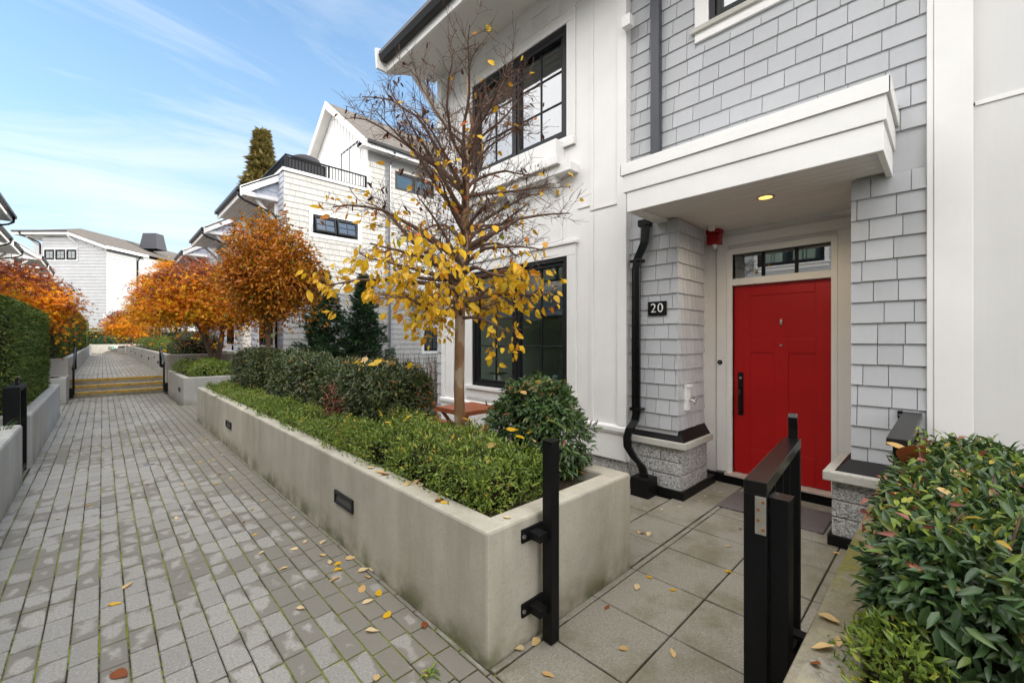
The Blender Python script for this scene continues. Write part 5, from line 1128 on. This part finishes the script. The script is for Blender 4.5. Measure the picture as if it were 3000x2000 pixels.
tree_clumps('orange and purple Japanese maple above the left hedge', (-1.75, 16.4, 1.0), (-1.78, 16.4, 2.66), (1.18, 1.2, .88), 260, 75, .085, .8, 'L_maple', T_STAR, .07, .6, 'maple_tree', flat=.32, csize=.26, seed=8, bark='bark3', nlimb=30, multi=3, topmat='L_maple_top', topz=2.98, shell=.5, droop=.25)
tree_clumps('small orange maple standing at the far end wall', (1.7, 45.5, 1.1), (1.45, 45.5, 2.95), (1.3, 1.3, 1.0), 150, 60, .13, .8, 'L_maple', T_STAR, .07, .6, 'maple_tree', flat=.32, csize=.28, seed=10, bark='bark3', multi=3, topmat='L_maple_top', topz=3.4)
GT = 'golden trees behind the right maple'
tree_clumps('tall golden-orange tree just left behind the right maple', (2.7, 27.5, 1.1), (2.5, 27.5, 4.1), (1.35, 1.35, 1.5), 200, 60, .12, .8, 'L_maple', T_STAR, .06, 1.2, 'maple_tree', flat=.4, csize=.28, seed=12, bark='bark2')
tree_clumps('pale golden tree between the small far maple and the right maple', (2.7, 36, 1.1), (2.5, 36, 3.6), (1.25, 1.3, 1.35), 150, 55, .13, .8, 'L_gold', T_STAR, .06, 1.3, 'maple_tree', flat=.4, csize=.28, seed=13, bark='bark2')
# conifers against the cream wall
def conifer(label, base, h_, r, n, mat, L=.13, seed=1, name='conifer_tree', group=None, tiers=16, trunk=.05, W=.22, zfrac=.05):
    rs = np.random.default_rng(seed); base = np.array(base, float); t = thing(name, label, 'tree', tuple(base), group)
    P = []; D = []
    b = MB(); b.tube([tuple(base), tuple(base + [0, 0, h_ * .6]), tuple(base + [0, 0, h_ * .97])], [trunk, trunk * .6, .01], 7); b.build('trunk', M['bark2'], t)
    br = MB(); nb_ = tiers * 7
    for k in range(nb_):
        f = zfrac + (1 - zfrac) * (k / nb_) ** .9; a = k * 2.4 + rs.normal() * .3; R_ = r * (1 - f) ** .85 * rs.uniform(.45, 1.25) + .05; z = h_ * f; m = int(n / nb_ * (.35 + 1.3 * (1 - f)))
        d = np.array([math.cos(a), math.sin(a), .0]); o = base + [0, 0, z]; e = o + d * R_ + [0, 0, R_ * .12]
        br.tube([tuple(o), tuple(e)], [.012, .004], 4, caps=False)
        s = rs.random(m) ** .7; side = np.array([-d[1], d[0], 0]); sp = rs.normal(0, .22, m) * R_ * (1.15 - s)
        pp = o + d * (R_ * s)[:, None] + side * sp[:, None] + np.array([0, 0, 1]) * (R_ * .18 * s + rs.normal(0, .035, m) * (1 + R_))[:, None]
        P.append(pp); D.append(d * .8 + side * np.sign(sp)[:, None] * .5 + rs.normal(0, .35, (m, 3)) + [0, 0, .25])
    P = np.concatenate(P); D = np.concatenate(D); m = len(P); br.build('branches', M['bark2'], t)
    ls = L * rs.uniform(.6, 1.3, m); leaves('crown', P, D, rs.normal(size=(m, 3)) * .4 + [0, 0, 1], ls, ls * W, T_NEEDLE, M[mat], t, rs.normal(.5, .2, m)); return t
conifer('dark green young conifer left of its twin against the cream wall', (4.72, 12.9, .3), 3.35, .98, 15000, 'L_conifer', L=.13, seed=2)
conifer('dark green young conifer right of its twin, close to the cream wall', (5.80, 12.6, .3), 3.3, .94, 15000, 'L_conifer', L=.13, seed=3)
conifer('tall sunlit conifer rising behind the second house', (9.6, 40, 0), 18.9, 3.5, 26000, 'L_tallcon', L=.6, seed=5, tiers=30, trunk=.25, W=.3, zfrac=.4)

# --- the near, nearly bare tree ------------------------------------------
random.seed(21); rs = np.random.default_rng(21)
TB = Vector((2.36, 3.12, .56)); RT = Vector((math.cos(YAW), -math.sin(YAW), 0)); FT = Vector((math.sin(YAW), math.cos(YAW), 0))
nt_ = thing('bare_autumn_tree', 'slender tree with peeling bark, bare twigs and yellow lower leaves by the window', 'tree', tuple(TB))
tk = MB(); tp = [TB, TB + Vector((0, 0, .1)), TB + RT * -.012 + Vector((0, 0, .6)), TB + RT * -.005 + Vector((0, 0, 1.05)), TB + RT * .0 + Vector((0, 0, 1.45)), TB + RT * .035 + Vector((0, 0, 1.85)), TB + RT * .045 + Vector((0, 0, 2.3)), TB + RT * .065 + Vector((0, 0, 2.75)), TB + RT * .11 + Vector((0, 0, 3.0)), TB + RT * .07 + Vector((0, 0, 3.25)), TB + RT * .06 + Vector((0, 0, 3.45))]
tr_ = [.062, .052, .048, .047, .046, .043, .036, .027, .017, .009, .003]
tk.tube(tp, tr_, 12); 
def trunk_at(z):
    for i in range(len(tp) - 1):
        if tp[i].z <= z <= tp[i + 1].z:
            f = (z - tp[i].z) / (tp[i + 1].z - tp[i].z); return tp[i].lerp(tp[i + 1], f), tr_[i] + (tr_[i + 1] - tr_[i]) * f
    return tp[-1], tr_[-1]
def crown_R(z):
    pts = [(1.7, .45), (1.95, .88), (2.2, 1.0), (2.6, 1.02), (3.0, .90), (3.4, .88), (3.7, .86), (3.95, .74), (4.15, .50), (4.35, .2)]
    for (a, r0), (b_, r1) in zip(pts, pts[1:]):
        if a <= z <= b_: return r0 + (r1 - r0) * (z - a) / (b_ - a)
    return .05
twm = MB(); tips = []      # (pos, dir)
def poly(p0, d, L_, k, curl, wob):
    pts = [Vector(p0)]; d = Vector(d).normalized()
    for i in range(k):
        d = (d + Vector(curl) * (1.0 / k) + Vector((random.gauss(0, wob), random.gauss(0, wob), random.gauss(0, wob)))).normalized()
        pts.append(pts[-1] + d * (L_ / k))
    return pts, d
nbr = 58
for i in range(nbr):
    f = i / (nbr - 1); zend = 1.80 + 2.24 * f ** 1.12 + random.uniform(-.1, .1); a = i * 2.39996 + random.uniform(-.3, .3)
    rgt_ = math.cos(a) * RT.x + math.sin(a) * RT.y; Rr = crown_R(zend) * random.uniform(.74, 1.06) * (1 - (.24 if zend < 2.7 else .05) * max(0, rgt_) + .12 * max(0, -rgt_)); el = R(5 + 42 * f + random.uniform(-7, 7))
    z0 = max(1.62, zend - Rr * math.tan(el) * .85); z0 = min(z0, 3.85)
    if i in (0, 1): z0 = 1.93
    o, tr0 = trunk_at(z0); o = o.copy(); tgt = Vector((TB.x + .03, TB.y, 0)) + Vector((math.cos(a) * Rr, math.sin(a) * Rr, zend))
    L_ = (tgt - o).length; r0 = min(tr0 * .62, .007 + .013 * L_) * (1.15 if f < .6 else .9)
    d0 = (tgt - o).normalized(); d0 = (d0 + Vector((0, 0, .30 if f > .25 else .12))).normalized()
    k = 9; pts, _ = poly(o, d0, L_ * 1.04, k, (d0.x * .1, d0.y * .1, -.35 if f > .25 else -.25), .14)
    twm.tube(pts, [r0 * (1 - .82 * j / k) + .0012 for j in range(k + 1)], 6)
    # secondary
    ns = int((6 if f < .35 else 8) + L_ * 8)
    for j in range(ns):
        ff = .18 + .82 * (j + random.random() * .7) / ns; ff = min(ff, .999); s = ff * k; q = int(s); p = pts[q].lerp(pts[q + 1], s - q); dd = (pts[q + 1] - pts[q]).normalized()
        sv = dd.cross(Vector((0, 0, 1)) if abs(dd.z) < .9 else Vector((1, 0, 0))).normalized(); rot = random.random() * 6.28
        side = (sv * math.cos(rot) + sv.cross(dd) * math.sin(rot) * .75).normalized()
        l2 = (.18 + .26 * random.random()) * (1.1 - .55 * ff) * (1.0 if L_ > .5 else .75); d2 = (dd * random.uniform(.55, 1.0) + side * .85 + Vector((0, 0, .12))).normalized()
        p2, e2 = poly(p, d2, l2, 4, (0, 0, .12), .13); rr2 = .0042 * (1.15 - .5 * ff); twm.tube(p2, [rr2, rr2 * .85, rr2 * .65, rr2 * .5, .0012], 4, caps=False)
        tips.append((p2[-1], e2, p2)); 
        for m in range(random.randint(4, 6) + (random.randint(1, 3) if f > .35 else 0)):
            f3 = random.uniform(.15, 1) * 3.99; q3 = int(f3); p3 = p2[q3].lerp(p2[q3 + 1], f3 - q3); d3 = ((p2[q3 + 1] - p2[q3]).normalized() + Vector((random.gauss(0, .65), random.gauss(0, .65), random.gauss(.05, .5)))).normalized()
            p4, e4 = poly(p3, d3, random.uniform(.05, .16), 2, (0, 0, .1), .2); twm.tube(p4, [.0022, .0018, .0012], 3, caps=False); tips.append((p4[-1], e4, p4))
            if random.random() < .3: twm.tube([p4[-1], p4[-1] + e4 * .010, p4[-1] + e4 * .018], [.0016, .0030, .0006], 4, caps=False)
tk.build('trunk', M['bark'], nt_, smooth=True); twm.build('branches', M['twig'], nt_, smooth=True, fix=False)
Py, Dy, Ly, ry, Pb, Db, Lb = [], [], [], [], [], [], []
axis = Vector((TB.x, TB.y, 0))
for (p, e, pl_) in tips:
    z = p.z; left = -(p - axis).dot(RT)
    pr = .66 if z < 2.2 else (.34 if z < 2.4 else (.13 + .09 * left if z < 2.9 else (.035 if z < 3.2 else .014)))
    if z > 4.15: pr = .06
    if left < -.15 and z > 2.25 and z < 3: pr *= .5
    if random.random() < pr:
        for q in range(random.randint(1, 2) if z < 2.2 else 1):
            Py.append(p + Vector((random.gauss(0, .012), random.gauss(0, .012), random.gauss(0, .012))))
            hang = 1.0 if z < 2.6 else .3
            Dy.append(Vector((e.x * .5 + random.gauss(0, .4), e.y * .5 + random.gauss(0, .4), -hang * random.uniform(.2, 1.3) + (.5 if z > 4.1 else 0)))); Ly.append(random.uniform(.045, .10) if z < 2.8 else random.uniform(.05, .085)); ry.append(random.betavariate(2.2, 1.6) - (.35 if (z > 2.35 and random.random() < .55) else 0))
    elif z > 2.3 and random.random() < (.02 + .055 * (left > .1) * (z > 2.5)):
        for q in range(random.randint(1, 2)): Pb.append(p + Vector((random.gauss(0, .015), random.gauss(0, .015), random.gauss(0, .015)))); Db.append(Vector((random.gauss(0, .5), random.gauss(0, .5), -1))); Lb.append(random.uniform(.035, .07))
Py, Dy, Ly, ry = np.array(Py), np.array(Dy), np.array(Ly), np.array(ry); cu = rs.random(len(Py)) < .42; wf = rs.uniform(.46, .70, len(Py))
for nm_, q in (('yellow_leaves', ~cu), ('curled_leaves', cu)): leaves(nm_, Py[q], Dy[q], rs.normal(size=(q.sum(), 3)) * .75 - np.array(FT) * .7, Ly[q], Ly[q] * wf[q], T_OVAL if nm_ == 'yellow_leaves' else T_CURL, M['L_yellow'], nt_, ry[q])
kk = len(Pb); leaves('withered_leaves', np.array(Pb), np.array(Db), rs.normal(size=(kk, 3)), np.array(Lb), np.array(Lb) * .4, T_CURL, M['L_brown'], nt_)
# ================================================================== GATES, POSTS, RAILS
pa = thing('gate_post', 'black square gate latch post bracketed to the near planter end', 'post', (1.715, 1.475, 0))
b = MB(); b.box(1.683, 1.747, 1.443, 1.507, .005, 1.062); b.build('post', M['black'], pa, .003)
b = MB(); b.box(1.678, 1.752, 1.438, 1.512, 1.062, 1.07); b.build('cap', M['black_gloss'], pa, .002)
for z in (.57, .18):
    b = MB(); b.box(1.62, 1.683, 1.465, 1.555, z - .022, z + .022); b.box(1.575, 1.74, 1.548, 1.562, z - .036, z + .036); br_ = b.build('bracket', M['black'], pa, .004)
    b = MB(); b.disc(south(1.548), 1.585, z, .011, 0, .007, 10); b.build('bolt', M['zinc'], br_)
b = MB(); b.box(1.747, 1.752, 1.455, 1.495, .95, 1.05); ct = b.build('keeper_plate', M['black_gloss'], pa, .002)
b = MB(); b.box(1.752, 1.766, 1.458, 1.465, .965, 1.035); b.box(1.752, 1.766, 1.485, 1.492, .965, 1.035); b.build('keeper', M['black_gloss'], pa, .002)
hp = thing('gate_post', 'shorter black hinge post bolted to the mossy planter', 'post', (1.66, .39, 0))
b = MB(); b.box(1.648, 1.715, .374, .432, .005, 1.055); b.build('post', M['black'], hp, .003); b = MB(); b.box(1.645, 1.718, .371, .435, 1.055, 1.061); b.build('cap', M['black_gloss'], hp, .002)
b = MB(); b.box(1.715, 1.83, .378, .42, .475, .52); b.box(1.80, 1.845, .325, .414, .46, .535); b.box(1.715, 1.845, .378, .42, .14, .19); b.box(1.80, 1.845, .325, .414, .13, .2); b.build('bracket', M['black'], hp, .003)
gl_ = thing('garden_gate', 'open black metal gate swung inward in front of the red door', 'gate', (1.66, .465, 0))
gl_.rotation_euler = (0, 0, R(5.2)); gx0, gx1, gy0, gy1, gz0, gz1 = 1.628, 2.49, .436, .508, .10, 1.11
b = MB(); b.box(gx0, gx0 + .045, gy0, gy1, gz0, gz1 - .045); b.box(gx1 - .045, gx1, gy0, gy1, gz0, gz1 - .045); b.box(gx0, gx1, gy0, gy1, gz0 + .001, gz0 + .045) ; b.build('gate_frame', M['black'], gl_, .003)
b = MB(); b.box(gx0, gx1, gy0, gy1, gz1 - .0445, gz1); b.build('top_rail', M['black_gloss'], gl_, .003)
for x in (1.86, 2.04, 2.22):
    b = MB(); b.box(x, x + .012, gy0 + .012, gy1 - .012, gz0 + .045, gz1 - .046); b.build('bar', M['black'], gl_)
b = MB(); b.box(gx0 - .003, gx0 - .0002, gy0 + .002, gy0 + .036, .93, 1.06); hg = b.build('hinge_plate', M['steel'], gl_, .001)
b = MB(); Fh = Frame((gx0 - .003, 0, 0), (0, 1, 0), (-1, 0, 0))
for y, z in ((gy0 + .011, 1.042), (gy0 + .026, 1.015), (gy0 + .026, .978), (gy0 + .011, .948)): b.disc(Fh, y, z, .0052, 0, .0022, 10)
b.build('rusty_screw', M['rust'], hg)
b = MB(); b.profile([(2.47, .467, 1.10), (2.47, .467, 1.16), (2.462, .467, 1.19), (2.455, .467, 1.215), (2.465, .467, 1.232), (2.477, .467, 1.226)], .04, .008, (0, 1, 0)); b.build('latch_hook', M['black_gloss'], gl_, .002)
# low fence on right planter toward the wall
fr = thing('patio_fence', 'grey-topped black metal fence running from the shingled pier over the nandina', 'fence', (3.6, .19, .6))
b = MB(); b.box(3.0, 4.195, .135, .235, 1.04, 1.08); b.build('top_rail', M['charcoal'], fr, .004)
b = MB(); b.box(4.13, 4.19, .15, .21, .1, 1.04); b.box(3.02, 3.07, .15, .21, .6, 1.04); b.build('post', M['black'], fr, .003)
b = MB()
for k in range(3, 12): b.box(2.85 + k * .105, 2.865 + k * .105, .17, .19, .62, 1.04)
b.box(3.07, 4.13, .165, .195, .62, .65); b.build('bars', M['black'], fr)
b = MB(); b.box(4.19, 4.20, .11, .26, 1.03, 1.085); b.box(4.15, 4.2, .235, .262, 1.03, 1.085); b.build('wall_flange', M['black'], fr, .003)
b = MB(); b.disc(lane(4.15), .249, 1.057, .009, 0, .006, 10); b.build('bolt', M['zinc'], fr)
# left gate, seen end-on
lg = thing('garden_gate', 'narrow black metal gate closing the gap in the left planters', 'gate', (-.72, 7.6, 0))
x0, x1 = -.79, -.665
b = MB(); b.box(x0, x1, 7.25, 7.31, .06, 1.02); b.box(x0, x1, 7.82, 7.88, .06, 1.02); b.box(x0, x1, 7.25, 7.88, 1.0201, 1.07); b.box(x0, x1, 7.3101, 7.8199, .06, .11); b.build('gate_frame', M['black'], lg, .003)
for k in range(3): b = MB(); b.box(-.735, -.72, 7.44 + .125 * k, 7.455 + .125 * k, .11, 1.02); b.build('bar', M['black'], lg)
b = MB(); b.profile([(-.72, 7.60, 1.07), (-.72, 7.60, 1.13), (-.70, 7.60, 1.16)], .05, .03, (0, 1, 0)); b.build('latch_hook', M['black_gloss'], lg)
lp_ = thing('gate_post', 'black gate post against the pale planter at the left frame edge', 'post', (-.70, 7.93, 0)); b = MB(); b.box(-.735, -.675, 7.90, 7.96, 0, 1.05); b.build('post', M['black'], lp_, .003); b = MB(); b.box(-.72, -.69, 7.955, 8.0, .5, .55); b.build('bracket', M['black'], lp_)
for i, y in enumerate((20.2, 24.2, 31.7, 39.5)):
    q = thing('garden_gate', 'small black metal gate on the left upper wall, %s' % ('nearest the left handrail', 'second beyond the left handrail', 'third beyond the left handrail', 'farthest down the lane')[i], 'gate', (-.9, y, UZ), 'black gates beyond the steps on the left'); b = MB(); b.ring(y - .45, y + .45, UZ + .1, 1.75, .05, -.03, .03, laneL(-.82)); b.build('gate_frame', M['black'], q); b = MB()
    for k in range(8): b.box(y - .4 + .11 * k, y - .385 + .11 * k, UZ + .15, 1.7, -.01, .01, laneL(-.82))
    b.build('bars', M['black'], q)
# handrails
def handrail(label, X, s):
    t = thing('handrail', label, 'handrail', (X, 16.6, 0), 'handrails beside the steps')
    b = MB(); b.tube([(X, 16.42, .12), (X, 16.42, .82), (X, 16.46, .90), (X, 16.52, .935), (X, 17.55, 1.36), (X, 17.62, 1.34)], .024, 10); b.build('rail', M['black_gloss'], t, smooth=True)
    b = MB(); b.box(X - .03, X + .03, 17.42, 17.50, .75, 1.33); b.build('rail_post', M['black'], t, .003); b = MB(); b.box(min(X, X + s * .09), max(X, X + s * .09), 16.38, 16.50, .05, .30); b.build('bracket', M['black'], t, .003); b = MB(); b.box(min(X, X + s * .07), max(X, X + s * .07), 17.4, 17.5, .72, .82); b.build('bracket', M['black'], t, .003)
handrail('black metal handrail on the left of the concrete steps', -.56, -1); handrail('black metal handrail on the right of the concrete steps', 1.33, 1)
# ================================================================== BISTRO SET, MAT, POTS
tb = thing('folding_table', 'reddish slatted folding garden table behind the planter tree', 'table', (3.45, 4.4, 0))
tx0, tx1, ty0, ty1 = 3.18, 3.76, 4.10, 4.72
for k in range(9):
    x = tx0 + .012 + k * .0625; b = MB(); b.box(x, x + .054, ty0, ty1, .70, .72); b.build('slat', M['teak'], tb, .003)
b = MB()
for y in (ty0 + .04, ty1 - .08): b.box(tx0 + .01, tx1 - .01, y, y + .04, .655, .699)
for x in (tx0 - .012, tx1 - .012): b.box(x, x + .022, ty0, ty1, .66, .722)
b.build('apron', M['teak'], tb, .003)
for y in (ty0 + .06, ty1 - .09):
    for (xa, xb) in ((tx0 + .05, tx1 - .02), (tx1 - .05, tx0 + .02)):
        b = MB(); b.profile([(xa, y + (.03 if xa < xb else 0), .66), (xb, y + (.03 if xa < xb else 0), .0)], .022, .045, (0, 1, 0)); b.build('leg', M['teak'], tb, .003)
ch_ = thing('folding_chair', 'reddish slatted folding garden chair partly hidden by the hedge', 'chair', (3.35, 5.15, 0))
for k in range(5): x = 3.14 + .085 * k; b = MB(); b.box(x, x + .07, 4.92, 5.32, .43, .447); b.build('seat_slat', M['teak'], ch_, .003)
for k in range(4): b = MB(); z = .60 + .085 * k; b.box(3.12, 3.56, 5.34 + .03 * k, 5.355 + .03 * k, z, z + .058); b.build('back_slat', M['teak'], ch_, .003)
for x in (3.12, 3.54):
    b = MB(); b.profile([(x, 4.90, .0), (x, 5.22, .45), (x, 5.50, .93)], .022, .04, (1, 0, 0)); b.build('leg', M['teak'], ch_, .003)
    b = MB(); b.profile([(x + .024, 5.42, .0), (x + .024, 4.95, .44)], .022, .04, (1, 0, 0)); b.build('leg', M['teak'], ch_, .003)
mt = MB(); mt.box(4.25, 4.80, .72, 1.56, .002, .016); mt = mt.build('door_mat', M['mat'], None, .005); tag(mt, 'purplish-grey embossed door mat in front of the red door', 'mat')
# window-sill plants indoors
def pot(b, x, y, z, r, h_): b.lathe([(r * .78, 0), (r * .95, h_ * .6), (r, h_), (r * .9, h_), (r * .85, h_ * .85), (0, h_ * .8)], (x, y, z), 20)
sb = MB(); sb.box(4.27, 4.62, 3.0, 5.3, .86, .90); sb.build('window_shelf', M['white'], h)
o1 = thing('potted_orchid', 'orchid with broad dark leaves in a white pot inside the lower window', 'plant', (4.40, 4.86, .9)); b = MB(); pot(b, 4.40, 4.86, .9, .075, .16); b.build('pot', M['whiteplastic'], o1, smooth=True)
n = 7; a = np.linspace(0, 6.28, n, endpoint=False); leaves('leaf', np.tile([4.40, 4.86, 1.05], (n, 1)), np.stack([np.cos(a), np.sin(a), np.full(n, .25)], 1), np.tile([0, 0, 1.], (n, 1)), .20, .075, T_OVAL, M['L_nandina'], o1)
b = MB(); b.tube([(4.4, 4.86, 1.05), (4.4, 4.85, 1.3), (4.39, 4.84, 1.55)], .003, 5); b.build('stem', M['twig'], o1)
o2 = thing('potted_grass', 'little flowering grass in a square white pot inside the lower window', 'plant', (4.40, 3.98, .9)); b = MB(); b.box(4.34, 4.46, 3.90, 4.06, .9, 1.03); b.build('pot', M['whiteplastic'], o2, .004)
b = MB()
for k in range(40):
    aa = random.random() * 6.28; b.tube([(4.4, 3.98, 1.0), (4.4 + .05 * math.cos(aa), 3.98 + .05 * math.sin(aa), 1.1), (4.4 + .11 * math.cos(aa), 3.98 + .11 * math.sin(aa), 1.1 + random.uniform(0, .08))], .002, 3)
b.build('blades', M['L_grass'], o2, fix=False)
o3 = thing('painted_jug', 'small painted jug standing on the shelf inside the lower window', 'jug', (4.40, 3.70, .9)); b = MB(); b.lathe([(.04, 0), (.07, .03), (.075, .09), (.045, .14), (.05, .19), (.06, .22), (.05, .22), (.035, .15), (0, .02)], (4.40, 3.70, .9), 18); b.build('body', simple('glazed_pottery', (.22, .30, .30), .2, .5, var=.9, sc=35), o3, smooth=True)
b = MB(); b.tube([(4.40, 3.65, 1.10), (4.40, 3.60, 1.09), (4.40, 3.60, 1.02), (4.40, 3.64, .99)], .008, 6); b.build('handle', simple('dark_glaze', (.03, .05, .08), .2), o3, smooth=True)
# weed in path joint
wd = thing('weed_sprout', 'small green weed sprouting between pavers near the planter corner', 'weed', (1.13, 1.72, 0)); n = 16; a = RNG.random(n) * 6.28; leaves('foliage', np.tile([1.13, 1.72, .004], (n, 1)) + RNG.normal(size=(n, 3)) * [.02, .02, 0], np.stack([np.cos(a), np.sin(a), RNG.uniform(.1, .6, n)], 1), np.tile([0, 0, 1.], (n, 1)), RNG.uniform(.03, .06, n), .012, T_LANCE, M['L_azalea'], wd)
# ================================================================== FALLEN LEAVES
random.seed(77)
TMPL = []
for k, (cl, mt_) in enumerate(((.2, 'L_dry'), (.45, 'L_dry'), (.7, 'L_dry'), (.35, 'L_dryred'), (.15, 'L_yellow'), (.5, 'L_yellow'))):
    TV, TF = T_OVAL; nv = 5; V = []; nu_ = 8
    for i in range(nu_ + 1):
        f = i / nu_; wv_ = .30 * math.sin(math.pi * min(1, f ** .8)) ** .8 * (1 - .25 * f)
        for j in range(nv):
            s = (j - 2) / 2; V.append((f - .5, s * wv_, cl * (.30 * s * s * wv_ * 2 + .22 * (f - .5) ** 2) + .02 * math.sin(f * 9 + s * 3 + k)))
    Fs = [(i * nv + j, (i + 1) * nv + j, (i + 1) * nv + j + 1, i * nv + j + 1) for i in range(nu_) for j in range(nv - 1)]
    V += [(-.5, .012, .02), (-.5, -.012, .02), (-.72, .008, .05), (-.72, -.008, .05)]; m0 = len(V) - 4; Fs.append((m0, m0 + 1, m0 + 3, m0 + 2))
    me = bpy.data.meshes.new('fallen_leaf'); me.from_pydata(V, [], Fs); at = me.attributes.new('rnd', 'FLOAT', 'FACE'); at.data.foreach_set('value', [(.35, .6, .9, .4, .5, .7)[k]] * len(Fs)); me.polygons.foreach_set('use_smooth', [True] * len(Fs)); me.materials.append(M[mt_]); TMPL.append(me)
def drop(x, y, z, L_, label, group, tilt=.12, kinds=(0, 1, 1, 2, 2, 3, 4)):
    o = bpy.data.objects.new('fallen_leaf', TMPL[random.choice(kinds)]); COL.objects.link(o); o.location = (x, y, z + .004); L_ *= 1.3; o.scale = (L_, L_ * random.uniform(.8, 1.25), L_)
    o.rotation_euler = (random.gauss(0, tilt), random.gauss(0, tilt), random.random() * 6.28); tag(o, label, 'leaf', group)
LP, LPT, LU, LW_ = ('fallen autumn leaf lying on the grey lane pavers', 'leaves on the lane'), ('fallen autumn leaf lying on the patio slabs before the red door', 'leaves on the patio'), ('fallen autumn leaf on the upper paved path or steps', 'leaves on the upper path'), ('fallen autumn leaf resting on the rim of the long planter', 'leaves on the planter rim')
# the spots the photo shows (displayed pixels -> ground)
def gpx(u, v, z=0.):
    k = 3000 / 2352; x, y = u * k, v * k; l = (x - 1500) / 1240; zz_ = -(y - 995) / 1240; t_ = (z - 1.6) / zz_
    return (FT + RT * l) * t_
for (u, v, L_) in [(265, 1387, .055), (293, 1345, .06), (275, 1550, .075), (690, 1398, .05), (740, 1275, .06), (757, 1292, .055), (742, 1245, .05), (775, 1308, .055), (790, 1247, .04), (768, 1330, .06), (805, 1282, .055), (775, 1295, .05), (835, 1310, .06), (845, 1325, .05), (855, 1308, .06), (832, 1352, .06), (845, 1383, .055), (870, 1362, .06), (890, 1412, .055), (855, 1450, .06), (865, 1556, .05), (650, 1306, .05), (675, 1262, .045), (675, 1190, .04), (580, 1170, .045), (605, 1150, .045), (530, 1098, .04), (505, 1090, .04), (497, 1110, .04), (490, 1055, .04), (420, 1112, .035), (475, 1015, .04), (430, 1003, .035), (405, 1190, .04), (335, 1140, .03), (205, 1160, .05), (155, 1135, .03), (80, 1045, .03), (225, 1035, .03), (380, 985, .03), (545, 1130, .035), (440, 945, .035), (480, 1060, .03), (510, 1045, .03), (560, 1200, .03), (600, 1270, .035), (585, 1228, .03), (700, 1245, .03), (525, 1180, .03), (975, 1437, .055)]:
    p = gpx(u, v); drop(p.x, p.y, 0, L_, *LP)
for _ in range(40):
    drop(random.uniform(-.55, 1.28), 4.5 + 11.8 * random.random() ** .8, 0, random.uniform(.025, .05), *LP)
for (u, v, L_) in [(1190, 1490, .055), (1260, 1550, .05), (1230, 1475, .05), (1433, 1490, .05), (1545, 1500, .05), (1490, 1325, .04), (1463, 1350, .05), (1467, 1223, .04), (1490, 1228, .05), (1545, 1355, .04), (1672, 1312, .045), (1670, 1255, .035), (1475, 1225, .03), (1700, 1215, .03), (1620, 1140, .03), (1597, 1140, .035), (1655, 1130, .03), (1560, 1165, .03), (1920, 1270, .04), (1935, 1250, .035), (1395, 1395, .04), (1520, 1170, .03), (1640, 1125, .025), (1480, 1165, .025), (1608, 1150, .025)]:
    p = gpx(u, v); drop(p.x, p.y, 0, L_, *LPT)
for _ in range(45):
    x = random.uniform(.5, 1.35) if random.random() < .7 else random.uniform(-.5, 1.3); y = 17.7 + 10 * random.random() ** 2; drop(x, y, UZ, random.uniform(.04, .06), *LU, kinds=(0, 4, 5))
for _ in range(16):
    k = random.randrange(3); drop(random.uniform(-.4, 1.35), 16.62 + .36 * k + random.uniform(.05, .3), UZ * (k + 1) / 3, random.uniform(.04, .07), *LU, kinds=(0, 4, 5))
for (u, v, L_) in [(875, 1085, .06), (885, 1090, .05), (925, 1075, .04), (935, 1112, .06), (955, 1108, .05), (965, 1115, .05), (820, 1040, .05), (795, 1020, .05), (760, 1010, .05), (690, 960, .045), (655, 935, .045), (1010, 1150, .05), (1020, 1155, .04), (850, 1075, .05), (1165, 1190, .035)]:
    p = gpx(u, v, .66); drop(p.x, p.y, .66, L_, *LW_)
for _ in range(26):
    x, y = random.uniform(1.95, 2.5), 3.75 + 1.6 * random.random() ** 1.3; drop(x, y, 1.315 + random.uniform(0, .04), random.uniform(.06, .10), 'fallen autumn leaf caught on top of the dark nandina hedge', 'leaves on the hedge', .5, (0, 1, 4, 5))
for _ in range(16):
    drop(random.uniform(1.6, 2.3), random.uniform(1.9, 3.6), .90 + random.uniform(0, .05), random.uniform(.05, .08), 'fallen autumn leaf caught in the bright green azalea edging', 'leaves on the azalea', .5, (0, 1, 4, 5))
for _ in range(13):
    a = random.random() * 6.28; r_ = random.random() ** .5 * .22; drop(2.44 + r_ * math.cos(a), 2.22 + r_ * math.sin(a), 1.275 - r_ * .35, random.uniform(.06, .09), 'fallen autumn leaf caught on the rounded nandina bush', 'leaves on the nandina bush', .5, (0, 1, 2, 4))
for (x, y, L_) in ((2.85, .16, .12), (2.72, .12, .12), (2.45, -.02, .08), (2.3, -.35, .09), (2.7, -.3, .08), (1.9, -.5, .08), (2.1, .0, .06)):
    drop(x, y, 1.06, L_, 'large fallen autumn leaf lying on the right foreground nandina hedge', 'leaves on the right nandina', .4, (0, 1, 3))
for (u, v, L_) in ((1890, 1492, .06), (1905, 1425, .05), (1925, 1480, .03), (1875, 1530, .03)):
    p = gpx(u, v, .66); drop(p.x, p.y, .665, L_, 'fallen autumn leaf lying on the mossy planter rim', 'leaves on the mossy rim', .3, (1, 3))
for o in list(bpy.data.objects):
    if o.type == 'MESH' and len(o.data.polygons) == 0: bpy.data.objects.remove(o)
